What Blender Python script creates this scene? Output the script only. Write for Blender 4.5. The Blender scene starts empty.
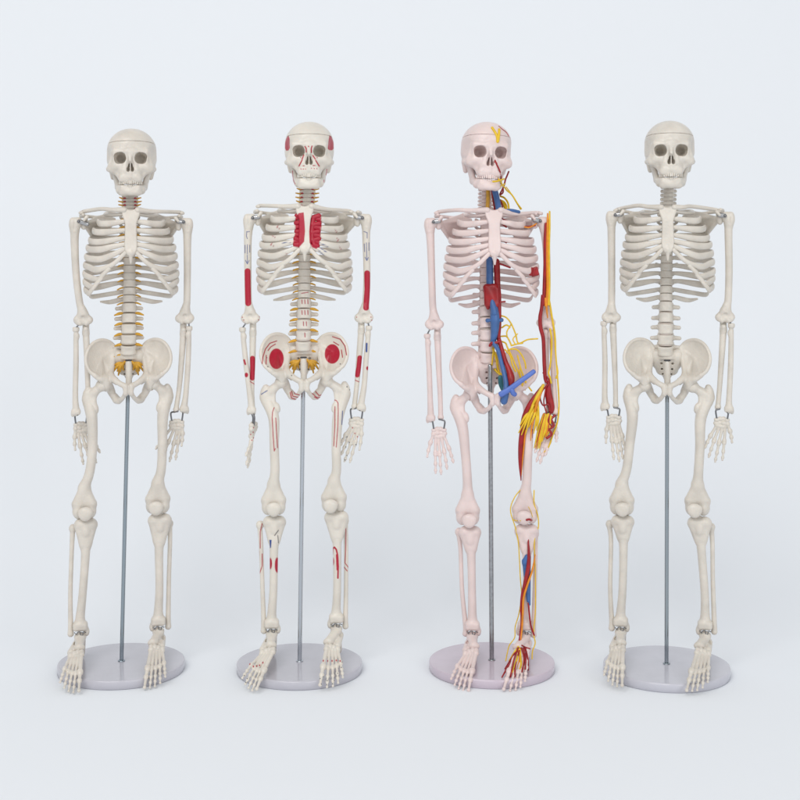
import bpy, math, random, time
import numpy as np
from mathutils import Matrix, Vector
from mathutils.bvhtree import BVHTree
T0 = time.time()
S = 0.0015            # one working unit in metres (the stands are 85 cm tall models)
DC = 1400.0           # camera distance in working units
HC = 440.0            # camera height above the floor
scene = bpy.context.scene
col = scene.collection
rnd = random.Random(4)

# ------------------------------------------------------------------ signed distance modelling
def A(*v): return np.array(v, float)
def cone(a, b, ra, rb=None):
    a = np.array(a, float); b = np.array(b, float); rb = ra if rb is None else rb
    R = max(ra, rb); ab = b - a; L = float(ab @ ab) + 1e-9
    def f(x, y, z):
        px, py, pz = x - a[0], y - a[1], z - a[2]
        t = np.clip((px*ab[0] + py*ab[1] + pz*ab[2]) / L, 0, 1)
        return np.sqrt((px - t*ab[0])**2 + (py - t*ab[1])**2 + (pz - t*ab[2])**2) - (ra + (rb-ra)*t)
    return (np.minimum(a, b) - R, np.maximum(a, b) + R, f)
def rotm(rx=0, ry=0, rz=0):
    return np.array((Matrix.Rotation(math.radians(rz), 3, 'Z') @ Matrix.Rotation(math.radians(ry), 3, 'Y') @ Matrix.Rotation(math.radians(rx), 3, 'X')))
def ell(c, r, rot=None):
    c = np.array(c, float); r = np.array(r, float); M = None if rot is None else rotm(*rot)
    R = r if M is None else np.full(3, r.max())
    def f(x, y, z):
        px, py, pz = x - c[0], y - c[1], z - c[2]
        if M is not None:
            px, py, pz = (M[0,0]*px+M[1,0]*py+M[2,0]*pz, M[0,1]*px+M[1,1]*py+M[2,1]*pz, M[0,2]*px+M[1,2]*py+M[2,2]*pz)
        k0 = np.sqrt((px/r[0])**2 + (py/r[1])**2 + (pz/r[2])**2) + 1e-6
        k1 = np.sqrt((px/r[0]**2)**2 + (py/r[1]**2)**2 + (pz/r[2]**2)**2) + 1e-6
        return k0*(k0-1)/k1
    return (c - R, c + R, f)
def rbox(c, h, rd, rot=None):
    c = np.array(c, float); h = np.array(h, float); M = None if rot is None else rotm(*rot)
    R = h if M is None else np.full(3, np.linalg.norm(h))
    def f(x, y, z):
        px, py, pz = x - c[0], y - c[1], z - c[2]
        if M is not None:
            px, py, pz = (M[0,0]*px+M[1,0]*py+M[2,0]*pz, M[0,1]*px+M[1,1]*py+M[2,1]*pz, M[0,2]*px+M[1,2]*py+M[2,2]*pz)
        qx, qy, qz = abs(px)-h[0]+rd, abs(py)-h[1]+rd, abs(pz)-h[2]+rd
        return np.sqrt(np.maximum(qx,0)**2+np.maximum(qy,0)**2+np.maximum(qz,0)**2) + np.minimum(np.maximum(qx, np.maximum(qy, qz)), 0) - rd
    return (c - R, c + R, f)
def cyl(c, rx, ry, hz, rd):
    c = np.array(c, float)
    def f(x, y, z):
        k0 = np.sqrt(((x-c[0])/rx)**2 + ((y-c[1])/ry)**2) + 1e-6; k1 = np.sqrt(((x-c[0])/rx**2)**2 + ((y-c[1])/ry**2)**2) + 1e-6
        q = k0*(k0-1)/k1 + rd; w = np.abs(z-c[2]) - hz + rd
        return np.sqrt(np.maximum(q,0)**2+np.maximum(w,0)**2) + np.minimum(np.maximum(q, w), 0) - rd
    return (c-A(rx,ry,hz), c+A(rx,ry,hz), f)
def chain(P, R, step=3.0):
    """dense string of cones through P with radii R: a smooth tapering shaft without joint bumps"""
    P = np.array(P, float); C = np.column_stack((P, R)); L = np.linalg.norm(np.diff(P, axis=0), axis=1).sum()
    C = crom(C, max(3, int(L/step)))
    return [('+', cone(u[:3], v[:3], u[3], v[3]), .02 if i else 2.0) for i, (u, v) in enumerate(zip(C[:-1], C[1:]))]
def tri(a, b, c, th):
    a, b, c = (np.array(v, float) for v in (a, b, c))
    n = np.cross(b-a, c-a); n /= np.linalg.norm(n)
    def seg(px, py, pz, u, v):
        d = v-u; qx, qy, qz = px-u[0], py-u[1], pz-u[2]
        t = np.clip((qx*d[0]+qy*d[1]+qz*d[2])/float(d@d), 0, 1)
        return (qx-t*d[0])**2+(qy-t*d[1])**2+(qz-t*d[2])**2
    def side(px, py, pz, u, v):
        m = np.cross(v-u, n)
        return (px-u[0])*m[0]+(py-u[1])*m[1]+(pz-u[2])*m[2]
    def f(x, y, z):
        x, y, z = np.broadcast_arrays(x, y, z)
        ins = (side(x,y,z,a,b) <= 0) & (side(x,y,z,b,c) <= 0) & (side(x,y,z,c,a) <= 0)
        e = np.minimum(seg(x,y,z,a,b), np.minimum(seg(x,y,z,b,c), seg(x,y,z,c,a)))
        pl = ((x-a[0])*n[0]+(y-a[1])*n[1]+(z-a[2])*n[2])**2
        return np.sqrt(np.where(ins, pl, e)) - th
    lo = np.minimum(np.minimum(a, b), c) - th; hi = np.maximum(np.maximum(a, b), c) + th
    return (lo, hi, f)

class Field:
    def __init__(s, prims, h=0.55, mirror=False, base=None):
        """prims: list of (op, prim, k), op '+' or '-'"""
        s.h = h; s.mirror = mirror
        lo = np.min([p[0] for o, p, k in prims if o == '+'], axis=0) - 3*h - 1
        hi = np.max([p[1] for o, p, k in prims if o == '+'], axis=0) + 3*h + 1
        if mirror: lo[0] = h*0.5
        s.lo = lo; n = np.ceil((hi-lo)/h).astype(int)+1
        s.x = (lo[0]+h*np.arange(n[0]))[:, None, None]; s.y = (lo[1]+h*np.arange(n[1]))[None, :, None]; s.z = (lo[2]+h*np.arange(n[2]))[None, None, :]
        s.F = np.full(tuple(n), 1e3)
        for o, p, k in prims: s.op(o, p, k)
    def op(s, o, p, k):
        m = k + 2*s.h + 0.5; sl = []
        for i, ax in enumerate((s.x, s.y, s.z)):
            a = ax.ravel(); i0 = np.searchsorted(a, p[0][i]-m); i1 = np.searchsorted(a, p[1][i]+m)
            if i1 <= i0: return
            sl.append(slice(i0, i1))
        sl = tuple(sl)
        d = p[2](s.x[sl[0]], s.y[:, sl[1]], s.z[:, :, sl[2]])
        F = s.F[sl]; k = max(k, 1e-3)
        if o == '+':
            h = np.maximum(k-np.abs(F-d), 0)/k; s.F[sl] = np.minimum(F, d) - h*h*k*0.25
        else:
            d = -d; h = np.maximum(k-np.abs(F-d), 0)/k; s.F[sl] = np.maximum(F, d) + h*h*k*0.25
    def full(s):
        if s.mirror:
            return np.concatenate((s.F[::-1], s.F), 0), np.array((-s.lo[0]-s.h*(s.F.shape[0]-1), s.lo[1], s.lo[2]))
        return s.F, s.lo
    def mesh(s, smooth=1):
        F, lo = s.full()
        return relax(nets(F, lo, s.h), smooth)

def nets(F, lo, h):
    s = F < 0
    n = np.array(F.shape)-1
    cnt = np.zeros(tuple(n), np.int8)
    offs = [(i,j,k) for i in (0,1) for j in (0,1) for k in (0,1)]
    for i,j,k in offs: cnt += s[i:n[0]+i, j:n[1]+j, k:n[2]+k]
    act = (cnt > 0) & (cnt < 8)
    I = np.argwhere(act); N = len(I)
    idm = np.full(tuple(n), -1, np.int64); idm[act] = np.arange(N)
    val = np.stack([F[I[:,0]+i, I[:,1]+j, I[:,2]+k] for i,j,k in offs], 1)
    O = np.array(offs, float); acc = np.zeros((N,3)); w = np.zeros(N)
    for a in range(8):
        for b in range(a+1, 8):
            if np.abs(O[a]-O[b]).sum() != 1: continue
            va, vb = val[:,a], val[:,b]; m = (va < 0) != (vb < 0)
            t = np.where(m, va/np.where(m, va-vb, 1), 0)
            acc += m[:,None]*(O[a]+(O[b]-O[a])*t[:,None]); w += m
    V = lo + h*(I + acc/w[:,None]); Q = []
    for ax in range(3):
        u, v = (ax+1)%3, (ax+2)%3
        sl0 = [slice(None)]*3; sl1 = [slice(None)]*3
        sl0[ax] = slice(0, F.shape[ax]-1); sl1[ax] = slice(1, F.shape[ax])
        ch = s[tuple(sl0)] != s[tuple(sl1)]
        E = np.argwhere(ch); E = E[(E[:,u] > 0) & (E[:,v] > 0) & (E[:,u] < n[u]) & (E[:,v] < n[v])]
        if not len(E): continue
        def cell(du, dv):
            c = E.copy(); c[:,u] -= du; c[:,v] -= dv; return idm[c[:,0], c[:,1], c[:,2]]
        q = np.stack((cell(1,1), cell(0,1), cell(0,0), cell(1,0)), 1)
        neg = s[E[:,0], E[:,1], E[:,2]]
        q[~neg] = q[~neg][:, ::-1]
        Q.append(q)
    return V, np.concatenate(Q)

def relax(VQ, it):
    """Taubin smoothing: evens out seams between blended shapes without shrinking"""
    V, Q = VQ; E = np.concatenate([Q[:, [0,1]], Q[:, [1,2]], Q[:, [2,3]], Q[:, [3,0]]]); n = len(V)
    a = E[:,0]; b = E[:,1]; cnt = np.bincount(a, minlength=n)+np.bincount(b, minlength=n)+1e-9
    for k in range(it*2):
        lam = .55 if k % 2 == 0 else -.575
        M = np.stack([(np.bincount(a, V[b,i], n)+np.bincount(b, V[a,i], n))/cnt for i in range(3)], 1)
        V = V + lam*(M-V)
    return V, Q
def merge(parts):
    V = []; Q = []; o = 0
    for v, q in parts: V.append(v); Q.append(q+o); o += len(v)
    return np.concatenate(V), np.concatenate(Q)

def crom(P, n):
    P = np.array(P, float)
    if len(P) == 2:
        t = np.linspace(0, 1, n)[:, None]; return P[0]*(1-t)+P[1]*t
    Q = np.vstack((2*P[0]-P[1], P, 2*P[-1]-P[-2]))
    d = np.linalg.norm(np.diff(P[:, :3], axis=0), axis=1)**0.5 + 1e-6
    s = np.concatenate(([0], np.cumsum(np.linalg.norm(np.diff(P[:, :3], axis=0), axis=1)))); out = []
    for u in np.linspace(0, s[-1], n):
        i = min(max(np.searchsorted(s, u, 'right')-1, 0), len(P)-2); t = (u-s[i])/max(s[i+1]-s[i], 1e-6)
        p0, p1, p2, p3 = Q[i], Q[i+1], Q[i+2], Q[i+3]
        out.append(0.5*((2*p1)+(p2-p0)*t+(2*p0-5*p1+4*p2-p3)*t*t+(3*p1-p0-3*p2+p3)*t**3))
    return np.array(out)

def sweep(P, ra, rb=None, up=(0,0,1), n=None, seg=14, cap=True):
    """P control points; ra radius across, rb radius along the up direction (both may be lists over P)"""
    P = np.array(P, float); m = len(P)
    ra = np.full(m, ra, float) if np.isscalar(ra) else np.array(ra, float)
    rb = ra if rb is None else (np.full(m, rb, float) if np.isscalar(rb) else np.array(rb, float))
    L = np.linalg.norm(np.diff(P, axis=0), axis=1).sum()
    n = n or max(6, int(L/1.1))
    C = crom(np.column_stack((P, ra, rb)), n)
    P, ra, rb = C[:, :3], np.maximum(C[:, 3], .05), np.maximum(C[:, 4], .05)
    T = np.gradient(P, axis=0); T /= np.linalg.norm(T, axis=1)[:, None]+1e-9
    up = np.array(up, float)
    side = np.cross(T, up); bad = np.linalg.norm(side, axis=1) < 0.15
    side[bad] = np.cross(T[bad], (0.3, 0.9, 0.1)); side /= np.linalg.norm(side, axis=1)[:, None]
    U = np.cross(side, T)
    if cap:
        k = 4; a = np.linspace(0, math.pi/2, k+1)[1:]
        def ends(i, sg):
            r = min(ra[i], rb[i]); return [(P[i]+T[i]*sg*r*math.sin(t), side[i], U[i], ra[i]*max(math.cos(t), .04), rb[i]*max(math.cos(t), .04)) for t in a]
        rows = ends(0, -1)[::-1] + [(P[i], side[i], U[i], ra[i], rb[i]) for i in range(n)] + ends(n-1, 1)
    else: rows = [(P[i], side[i], U[i], ra[i], rb[i]) for i in range(n)]
    th = np.linspace(0, 2*math.pi, seg, endpoint=False)
    V = np.concatenate([c + np.outer(np.cos(th)*a_, s_) + np.outer(np.sin(th)*b_, u_) for c, s_, u_, a_, b_ in rows])
    R = len(rows); i = np.arange(R-1)[:, None]*seg; j = np.arange(seg)[None]; j2 = (j+1) % seg
    Q = np.stack((i+j, i+j2, i+seg+j2, i+seg+j), -1).reshape(-1, 4)
    # close both ends with a centre vertex
    c0 = len(V); V = np.vstack((V, rows[0][0], rows[-1][0]))
    j = np.arange(seg); j2 = (j+1) % seg
    Q0 = np.stack((np.full(seg, c0), j2, j, j), 1); b = (R-1)*seg
    Q1 = np.stack((np.full(seg, c0+1), b+j, b+j2, b+j2), 1)
    return V, np.concatenate((Q, Q0, Q1))

def lathe(prof, seg=96):
    """prof (radius, z) list -> solid"""
    P = np.array(prof, float); th = np.linspace(0, 2*math.pi, seg, endpoint=False)
    V = np.concatenate([np.column_stack((r*np.cos(th), r*np.sin(th), np.full(seg, z))) for r, z in P])
    R = len(P); i = np.arange(R-1)[:, None]*seg; j = np.arange(seg)[None]; j2 = (j+1) % seg
    Q = np.stack((i+j, i+j2, i+seg+j2, i+seg+j), -1).reshape(-1, 4)
    return V, Q

# ------------------------------------------------------------------ objects
def mk(name, VQ, mat, parent, paint=None, smooth=True, label=None):
    V, Q = VQ
    me = bpy.data.meshes.new(name)
    tris = Q[:, 2] == Q[:, 3]
    quads = Q[~tris]; tr = Q[tris][:, :3]
    loops = np.concatenate((quads.ravel(), tr.ravel())).astype(np.int32)
    starts = np.concatenate((np.arange(len(quads))*4, len(quads)*4+np.arange(len(tr))*3)).astype(np.int32)
    me.vertices.add(len(V)); me.vertices.foreach_set('co', (V*S).astype(np.float32).ravel())
    me.loops.add(len(loops)); me.loops.foreach_set('vertex_index', loops)
    me.polygons.add(len(starts)); me.polygons.foreach_set('loop_start', starts)
    me.update(calc_edges=True); me.validate()
    me.polygons.foreach_set('use_smooth', np.full(len(me.polygons), smooth))
    if paint is not None:
        a = me.attributes.new('paint', 'FLOAT_COLOR', 'POINT'); a.data.foreach_set('color', paint.astype(np.float32).ravel())
    me.materials.append(mat)
    o = bpy.data.objects.new(name, me); col.objects.link(o); o.parent = parent
    if label: o['label'] = label
    return o

# ------------------------------------------------------------------ materials
def mat(name, c, rough=0.5, metal=0.0, spec=0.5, noise=0.0, nscale=30, bump=0.0, bscale=400, sss=0.0, paint=False, coat=0.0, dark=None):
    m = bpy.data.materials.new(name); m.use_nodes = True; nt = m.node_tree; nd = nt.nodes; lk = nt.links
    b = nd['Principled BSDF']; b.inputs['Roughness'].default_value = rough; b.inputs['Metallic'].default_value = metal
    b.inputs['Specular IOR Level'].default_value = spec; b.inputs['Coat Weight'].default_value = coat
    b.inputs['Coat Roughness'].default_value = 0.15
    rgb = nd.new('ShaderNodeRGB'); rgb.outputs[0].default_value = (*c, 1); src = rgb.outputs[0]
    tc = nd.new('ShaderNodeTexCoord')
    if noise:
        n = nd.new('ShaderNodeTexNoise'); n.inputs['Scale'].default_value = nscale; n.inputs['Detail'].default_value = 6
        lk.new(tc.outputs['Object'], n.inputs['Vector'])
        r = nd.new('ShaderNodeValToRGB'); r.color_ramp.elements[0].position = .35; r.color_ramp.elements[1].position = .65
        lk.new(n.outputs['Fac'], r.inputs['Fac'])
        x = nd.new('ShaderNodeMix'); x.data_type = 'RGBA'
        d = dark or tuple(v*(1-noise) for v in c)
        x.inputs[6].default_value = (*d, 1); lk.new(src, x.inputs[7]); lk.new(r.outputs['Color'], x.inputs[0]); src = x.outputs[2]
    if paint:
        at = nd.new('ShaderNodeAttribute'); at.attribute_name = 'paint'
        x = nd.new('ShaderNodeMix'); x.data_type = 'RGBA'
        lk.new(at.outputs['Alpha'], x.inputs[0]); lk.new(src, x.inputs[6]); lk.new(at.outputs['Color'], x.inputs[7]); src = x.outputs[2]
    lk.new(src, b.inputs['Base Color'])
    if sss:
        b.inputs['Subsurface Weight'].default_value = sss; b.inputs['Subsurface Radius'].default_value = (1, .6, .4); b.inputs['Subsurface Scale'].default_value = 0.0015
    if bump:
        n = nd.new('ShaderNodeTexNoise'); n.inputs['Scale'].default_value = bscale; n.inputs['Detail'].default_value = 4
        lk.new(tc.outputs['Object'], n.inputs['Vector'])
        bp = nd.new('ShaderNodeBump'); bp.inputs['Strength'].default_value = bump; bp.inputs['Distance'].default_value = 0.001
        lk.new(n.outputs['Fac'], bp.inputs['Height']); lk.new(bp.outputs[0], b.inputs['Normal'])
    return m
BONE = {1: mat('cool_grey_bone_plastic', (.695,.64,.57), .33, noise=.12, nscale=45, bump=.5, sss=.15),
        2: mat('cream_bone_plastic', (.72,.67,.595), .33, noise=.09, bump=.3, sss=.15, paint=True),
        3: mat('pinkish_bone_plastic', (.755,.62,.595), .34, noise=.09, bump=.3, sss=.15, paint=True),
        4: mat('warm_bone_plastic', (.685,.635,.565), .32, noise=.12, nscale=45, bump=.5, sss=.15)}
DISC = mat('disc_grey_brown', (.34,.27,.2), .6)
DISC3 = mat('disc_cream', (.55,.47,.42), .6)
NERVE = mat('nerve_yellow', (.72,.38,.03), .45, noise=.25, nscale=120)
NERVE3 = mat('nerve_bright_yellow', (.80,.52,.015), .4, noise=.15, nscale=120)
NERVEO = mat('nerve_orange', (.80,.27,.012), .4, noise=.2, nscale=120)
RED = mat('artery_red', (.36,.008,.012), .35, noise=.3, nscale=90)
DRED = mat('muscle_mark_red', (.42,.006,.028), .4, noise=.1, nscale=90)
BLUE = mat('vein_blue', (.055,.14,.36), .4, noise=.2, nscale=90)
LBLUE = mat('vein_light_blue', (.10,.18,.55), .4, noise=.12, nscale=90)
TEAL = mat('vein_teal', (.03,.16,.2), .4)
STEEL = mat('dark_steel_wire', (.22,.22,.23), .3, metal=1)
BOLT = mat('brushed_steel', (.45,.45,.46), .28, metal=1)
ROD = {1: mat('rod_blue_grey_steel', (.33,.38,.42), .22, metal=1), 2: mat('rod_grey_steel', (.52,.55,.59), .22, metal=1),
       3: mat('rod_dull_steel', (.42,.43,.45), .28, metal=1, noise=.25, nscale=250), 4: mat('rod_dark_chrome', (.34,.38,.41), .18, metal=1)}
BASE = {1: mat('base_grey_lacquer', (.52,.51,.56), .15, noise=.05), 2: mat('base_grey_lacquer_two', (.52,.51,.56), .15, noise=.05),
        3: mat('base_lilac_lacquer', (.58,.50,.57), .15, noise=.05), 4: mat('base_pale_grey_lacquer', (.55,.545,.60), .15, noise=.05)}
HOLE = mat('dark_socket', (.05,.035,.03), .8)
CAPD = mat('black_plug', (.03,.03,.035), .5)

# ------------------------------------------------------------------ canonical bones (shared by the four models)
def add(*l): return [('+',)+tuple(t) for t in l]
def sub(*l): return [('-',)+tuple(t) for t in l]

def build_skull():
    """origin between the eye sockets at skull centre, -y is the face; modelled for x>0 and mirrored"""
    P = add((ell((0,5,8), (24.4,30,22.6)), 0), (ell((0,-7,9.5), (21.8,19.6,19)), 5),
        (ell((0,-6,-4), (20.5,20,12)), 5), (ell((0,5,-2), (23.9,22,13.5)), 5),
        (rbox((0,-18.6,-3), (17.5,7.6,10), 5), 4),
        (cone((5,-26.2,5.8), (15,-23.2,6.6), 2.0, 2.4), 4), (ell((0,-26,6), (5,3,4)), 3),
        (cone((18.6,-18.5,5), (19.5,-17.5,-7), 2.4, 2.8), 3),
        (ell((16.8,-19.5,-10.2), (6.0,5.2,4.8), (0,18,0)), 3.5),
        (cone((10,-24.5,-8), (15,-22.5,-8.2), 2.4, 2.8), 3),
        (cone((19.8,-16,-10.8), (21.8,-6,-10.4), 2.4, 2.1), 3), (cone((21.8,-6,-10.4), (20.6,4,-8.5), 2.1, 2.2), 3),
        (cone((15,-19.5,-12), (10.5,-21,-18), 3.2, 2.6), 3),
        (rbox((0,-21.5,-16.5), (10.6,8.0,7.0), 5), 4),
        (rbox((0,-21.6,-20.8), (11.2,8.0,3.6), 3.2), 2.5),
        (cone((0,-27,3), (0,-30.6,-2.8), 2.4, 1.7), 3),
        (cone((4.4,-26,1), (5.6,-27.3,-12), 2.0, 2.2), 2.5),
        (cone((0,-28.8,-14.6), (0,-29.2,-19.0), 1.2, 1.0), 2.5),
        (cone((19,8,-10), (18.5,8,-18), 4, 2.6), 3),
        (ell((0,8,-12), (14,14,6)), 5), (ell((0,-16,-22), (8.5,11,4)), 3), (ell((8,-2,-16), (4,9,7)), 4),
        (cone((6,-28.2,-18), (6.2,-27.2,-21.6), 1.0), 2))
    P += sub((rbox((10.0,-28,-.2), (5.2,13,5.5), 4.0, (0,8,-7)), 1.2),
        (ell((1.8,-31,-11.0), (1.8,11,3.0), (0,-10,0)), .6), (ell((1.05,-31,-7.8), (1.2,11,3.0), (0,-8,0)), .6),
        (ell((9.0,-19,-.4), (4.7,11.5,4.7), (0,0,-8)), 2), (ell((30,-15,4), (9.5,12,10)), 6))
    P += add((rbox((0,-22.5,-9.3), (.5,5.5,5.2), .3), .5))
    f = Field(P, h=.42, mirror=True)
    F, lo = f.full()
    h = f.h
    Z = lo[2]+h*np.arange(F.shape[2]); Y = lo[1]+h*np.arange(F.shape[1])
    cut = (16.8 - 0.0*Y)[None, :, None]*1.0 - 0.10*(Y[None, :, None]+25)
    zz = Z[None, None, :]
    lower = np.maximum(F, zz - (cut - .11)); upper = np.maximum(F, (cut + .11) - zz)
    return relax(nets(lower, lo, h), 2), nets(upper, lo, h)

def build_mandible():
    P = add((cone((0,-25.8,-32.6), (6,-24.8,-32.4), 4.2, 4.1), 0), (cone((6,-24.8,-32.4), (10.2,-18,-31.4), 4.1, 3.6), 3),
        (cone((10.2,-18,-31.4), (12.6,-6,-28.6), 3.6, 2.8), 3), (cone((12.6,-6,-28.6), (17.6,-1,-12), 2.7, 2.1), 3),
        (cone((12.2,-10,-27.6), (16.4,-9,-13), 2.4, 1.8), 3), (tri((12.6,-5,-28.6), (17.4,0,-12), (16.4,-10,-13), 1.4), 2.5),
        (ell((0,-28.4,-33.8), (6.0,2.6,2.8)), 3), (rbox((0,-24.6,-29.6), (9.6,4.6,2.9), 2), 2.5),
        (cone((8,-22.5,-29), (11.4,-13,-28.2), 2.6, 2.3), 2.5), (ell((7.6,-25.6,-34.6), (3.2,2.4,2.0)), 2.5))
    P += sub((ell((0,-18,-31), (6,6,9)), 2))
    f = Field(P, h=.42, mirror=True); return f.mesh()

def arch(t, w=9.6, dep=9.5, y0=-30.0): return w*math.sin(t), y0+dep*(1-math.cos(t))
def build_teeth(upper):
    P = []
    w = 11.0 if upper else 10.6
    for i in range(7):
        t = (i+.5)*0.18 if i < 3 else .54+(i-3+.5)*.215
        x, y = arch(t, w, 12.5, -29.9 if upper else -29.8); wd = 1.05 if i == 0 else (.85 if i < 3 else 1.15)
        if upper: P.append((cone((x, y+.6, -22.6), (x, y-.2, -25.3), .95, .9*wd), .12))
        else: P.append((cone((x, y+.8, -29.6), (x, y+.3, -27.5), .95, .88*wd), .12))
    return Field(add(*P), h=.3, mirror=True).mesh()

def build_lumbar():
    P = [('+', cyl((0,0,0), 7.4, 5.6, 4.55, .9), 0)]
    P += add((cone((5,5,1), (7,8,1), 2.2, 2.2), 1.5), (cone((7,8,1), (13.4,8,.6), 2.1, 1.9), 1.5),
        (cone((6,11,4), (5.5,11,-6), 2, 1.8), 2), (cone((6,10,1), (0,13,-1), 1.6), 2), (tri((0,12,2), (0,20,1), (0,19,-4), 1.2), 2))
    P += sub((ell((10.2,-1,0), (3,7,3)), 1.5), (ell((0,-8.1,0), (9,2.8,3)), 1.5))
    return Field(P, h=.5, mirror=True).mesh()
def build_thoracic():
    P = [('+', cyl((0,0,0), 5.9, 5.0, 3.65, .7), 0)]
    P += add((cone((4,4,1), (6,7,1), 1.6), 1.5), (cone((6,7,1), (10,12,2.5), 1.6, 1.5), 1.5), (cone((5,8,0), (0,10,-1), 1.4), 1.5), (cone((0,10,-1), (0,17,-8), 1.4, 1), 1.5), (cone((4.5,8,3), (4,9,-4), 1.3), 1))
    P += sub((ell((8.4,-1,0), (2.6,5,2.4)), 1.2), (ell((0,-7.4,0), (6,2.6,2.4)), 1.2))
    return Field(P, h=.5, mirror=True).mesh()
def build_cervical():
    P = [('+', cyl((0,0,0), 5.3, 3.9, 1.92, .5), 0)]
    P += add((cone((4.6,1.5,0), (6.9,1.5,-.5), 1.65, 1.3), .8), (cone((6,3,0), (6.5,6,0), 1.7), 1), (cone((6,6,0), (0,9,-1), 1.1), 1), (cone((0,9,-1), (0,13,-2), 1.1, .9), 1))
    return Field(P, h=.42, mirror=True).mesh()

# pelvis: x>0 half mirrored; z=0 at the top of the pubic symphysis, y=0 at the hip joint
def build_pelvis():
    rim0 = [(13.2,17.5,37),(17,17,42),(22.5,14.5,45),(29,10.5,45.6),(35,6,43),(39.4,1.5,37.5),(41.6,-2,30.5),(41,-6,23.5),(37.8,-9.5,17),(32.5,-11,12.6)]
    rim = crom(rim0, 34); M = A(27,10.5,28); P = []
    inn = crom([(32.5,-11,12.6),(27,-8,9.5),(22,0,8),(17.5,5,14),(16.2,10.5,21),(14.6,15.5,29),(13.2,17.5,37)], 16)
    loop = list(rim)+list(inn[1:-1])
    n = len(loop); RN = (0, .22, .45, .7, 1.0)
    def wing(i, t): return np.array(loop[i])*(1-t) + M*t + A(0, 2.2*math.sin(t*math.pi)*.8, 0)
    for i in range(n):
        j = (i+1) % n
        for t0_, t1_ in zip(RN[:-1], RN[1:]):
            th = (1.3 if i < len(rim)-1 else 1.7) - .25*t0_
            P.append((tri(wing(i,t0_), wing(j,t0_), wing(i,t1_), th), .3))
            if t1_ < 1: P.append((tri(wing(j,t0_), wing(j,t1_), wing(i,t1_), th), .3))
    Pm = add(*P)
    Pm += chain(rim, list(np.interp(np.arange(34), [0,8,20,33], [1.6,1.9,1.7,2.0])), 1.5)
    Pm += chain([(32.5,-11,12.6),(30,-10.4,10),(27,-8.5,8.6),(23,-3,7)], [2.0,2.2,3.0,5.0], 1.5)
    Pm += chain([(13.4,17,36),(14.6,16,29),(16.3,11,21),(17.4,6,14.5),(16.8,0,10.2),(13,-7,7.0),(8,-11.5,4.0),(2.8,-13.6,1.6)], [1.8,2.2,2.6,3.0,3.6,3.2,2.7,2.9], 1.5)
    Pm += add((tri((14.5,16,29), (13.4,17,36), (13,22,26), 2.2), 2), (tri((14.5,16,29), (16.5,11,20), (14,20,22), 2.0), 2), (ell((22,1,3), (6.0,8.5,8)), 4),
          (ell((2.6,-14,-2.2), (3.0,3,5.8)), 1.5))
    Pm += chain([(2.8,-13.6,-5.6),(5.8,-9,-10.8),(9.6,-2,-14.6)], [2.2,2.1,2.8], 1.5) + chain([(19,4,-1),(16,6,-7.5),(12.4,5.5,-13)], [4.4,3.9,3.8], 1.5) + add((ell((11.2,3,-14.2), (4.0,4.8,3.6)), 2.5), (cone((17,8,6), (12.5,13,1), 2.2, 1.0), 3))
    Pm += sub((ell((27.4,-1,1), (6.3,7,6.3)), .8), (ell((9.0,-4,-4.6), (4.5,30,3.0), (0,30,0)), 1.0))
    sc = Field(Pm, h=.5, mirror=True)
    return sc.mesh(24)
def build_sacrum():
    P = add((cyl((0,12,29), 7.2, 5.4, 3, 1.2), 0), (ell((7.5,15.5,28.5), (7.2,4.8,7)), 3), (ell((11.5,17,28), (5,4.4,8)), 3), (ell((6,17.5,21), (8.5,4,6.5)), 4), (ell((4.5,19.5,14.5), (6.5,3.4,5.5)), 3.5),
        (cone((0,16,24), (0,23,10), 5.5, 4.2), 3), (cone((0,23,10), (0,23,2), 4, 2.4), 3), (cone((0,23,2), (0,18,-5), 2.2, 1.2), 2), (cone((0,20,22), (0,27,14), 1.6), 2))
    P += sub((ell((5.4,12,21.6), (1.3,4.4,1.2)), .6), (ell((5,15,15.8), (1.2,4.4,1.1)), .6), (ell((4.2,17,10.6), (1.0,4,1.0)), .6), (ell((0,13.5,24.6), (6,1.2,.4)), .5), (ell((0,17,18.4), (4,1.4,.4)), .5))
    return Field(P, h=.5, mirror=True).mesh()
SK_LOW, SK_CAP = build_skull(); MAND = build_mandible(); TU = build_teeth(True); TL = build_teeth(False)
LUM = build_lumbar(); THO = build_thoracic(); CER = build_cervical(); PEL = build_pelvis(); SAC = build_sacrum()
print('canonical', round(time.time()-T0, 1))

# ------------------------------------------------------------------ one skeleton
RIBS = [  # half width, lateral py, sternal py, sternal half distance
 (24,213,212,7.5),(32,220,219,6),(36.5,228,227.5,5.5),(40.2,237,235,5.5),(42.5,245,241,5.5),(44,253.5,245.5,5.5),(45,262,249,5),(45.6,270,0,0),(45.4,277.5,0,0),(44.6,286,0,0),(41,292,0,0),(30,300,0,0)]

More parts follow.
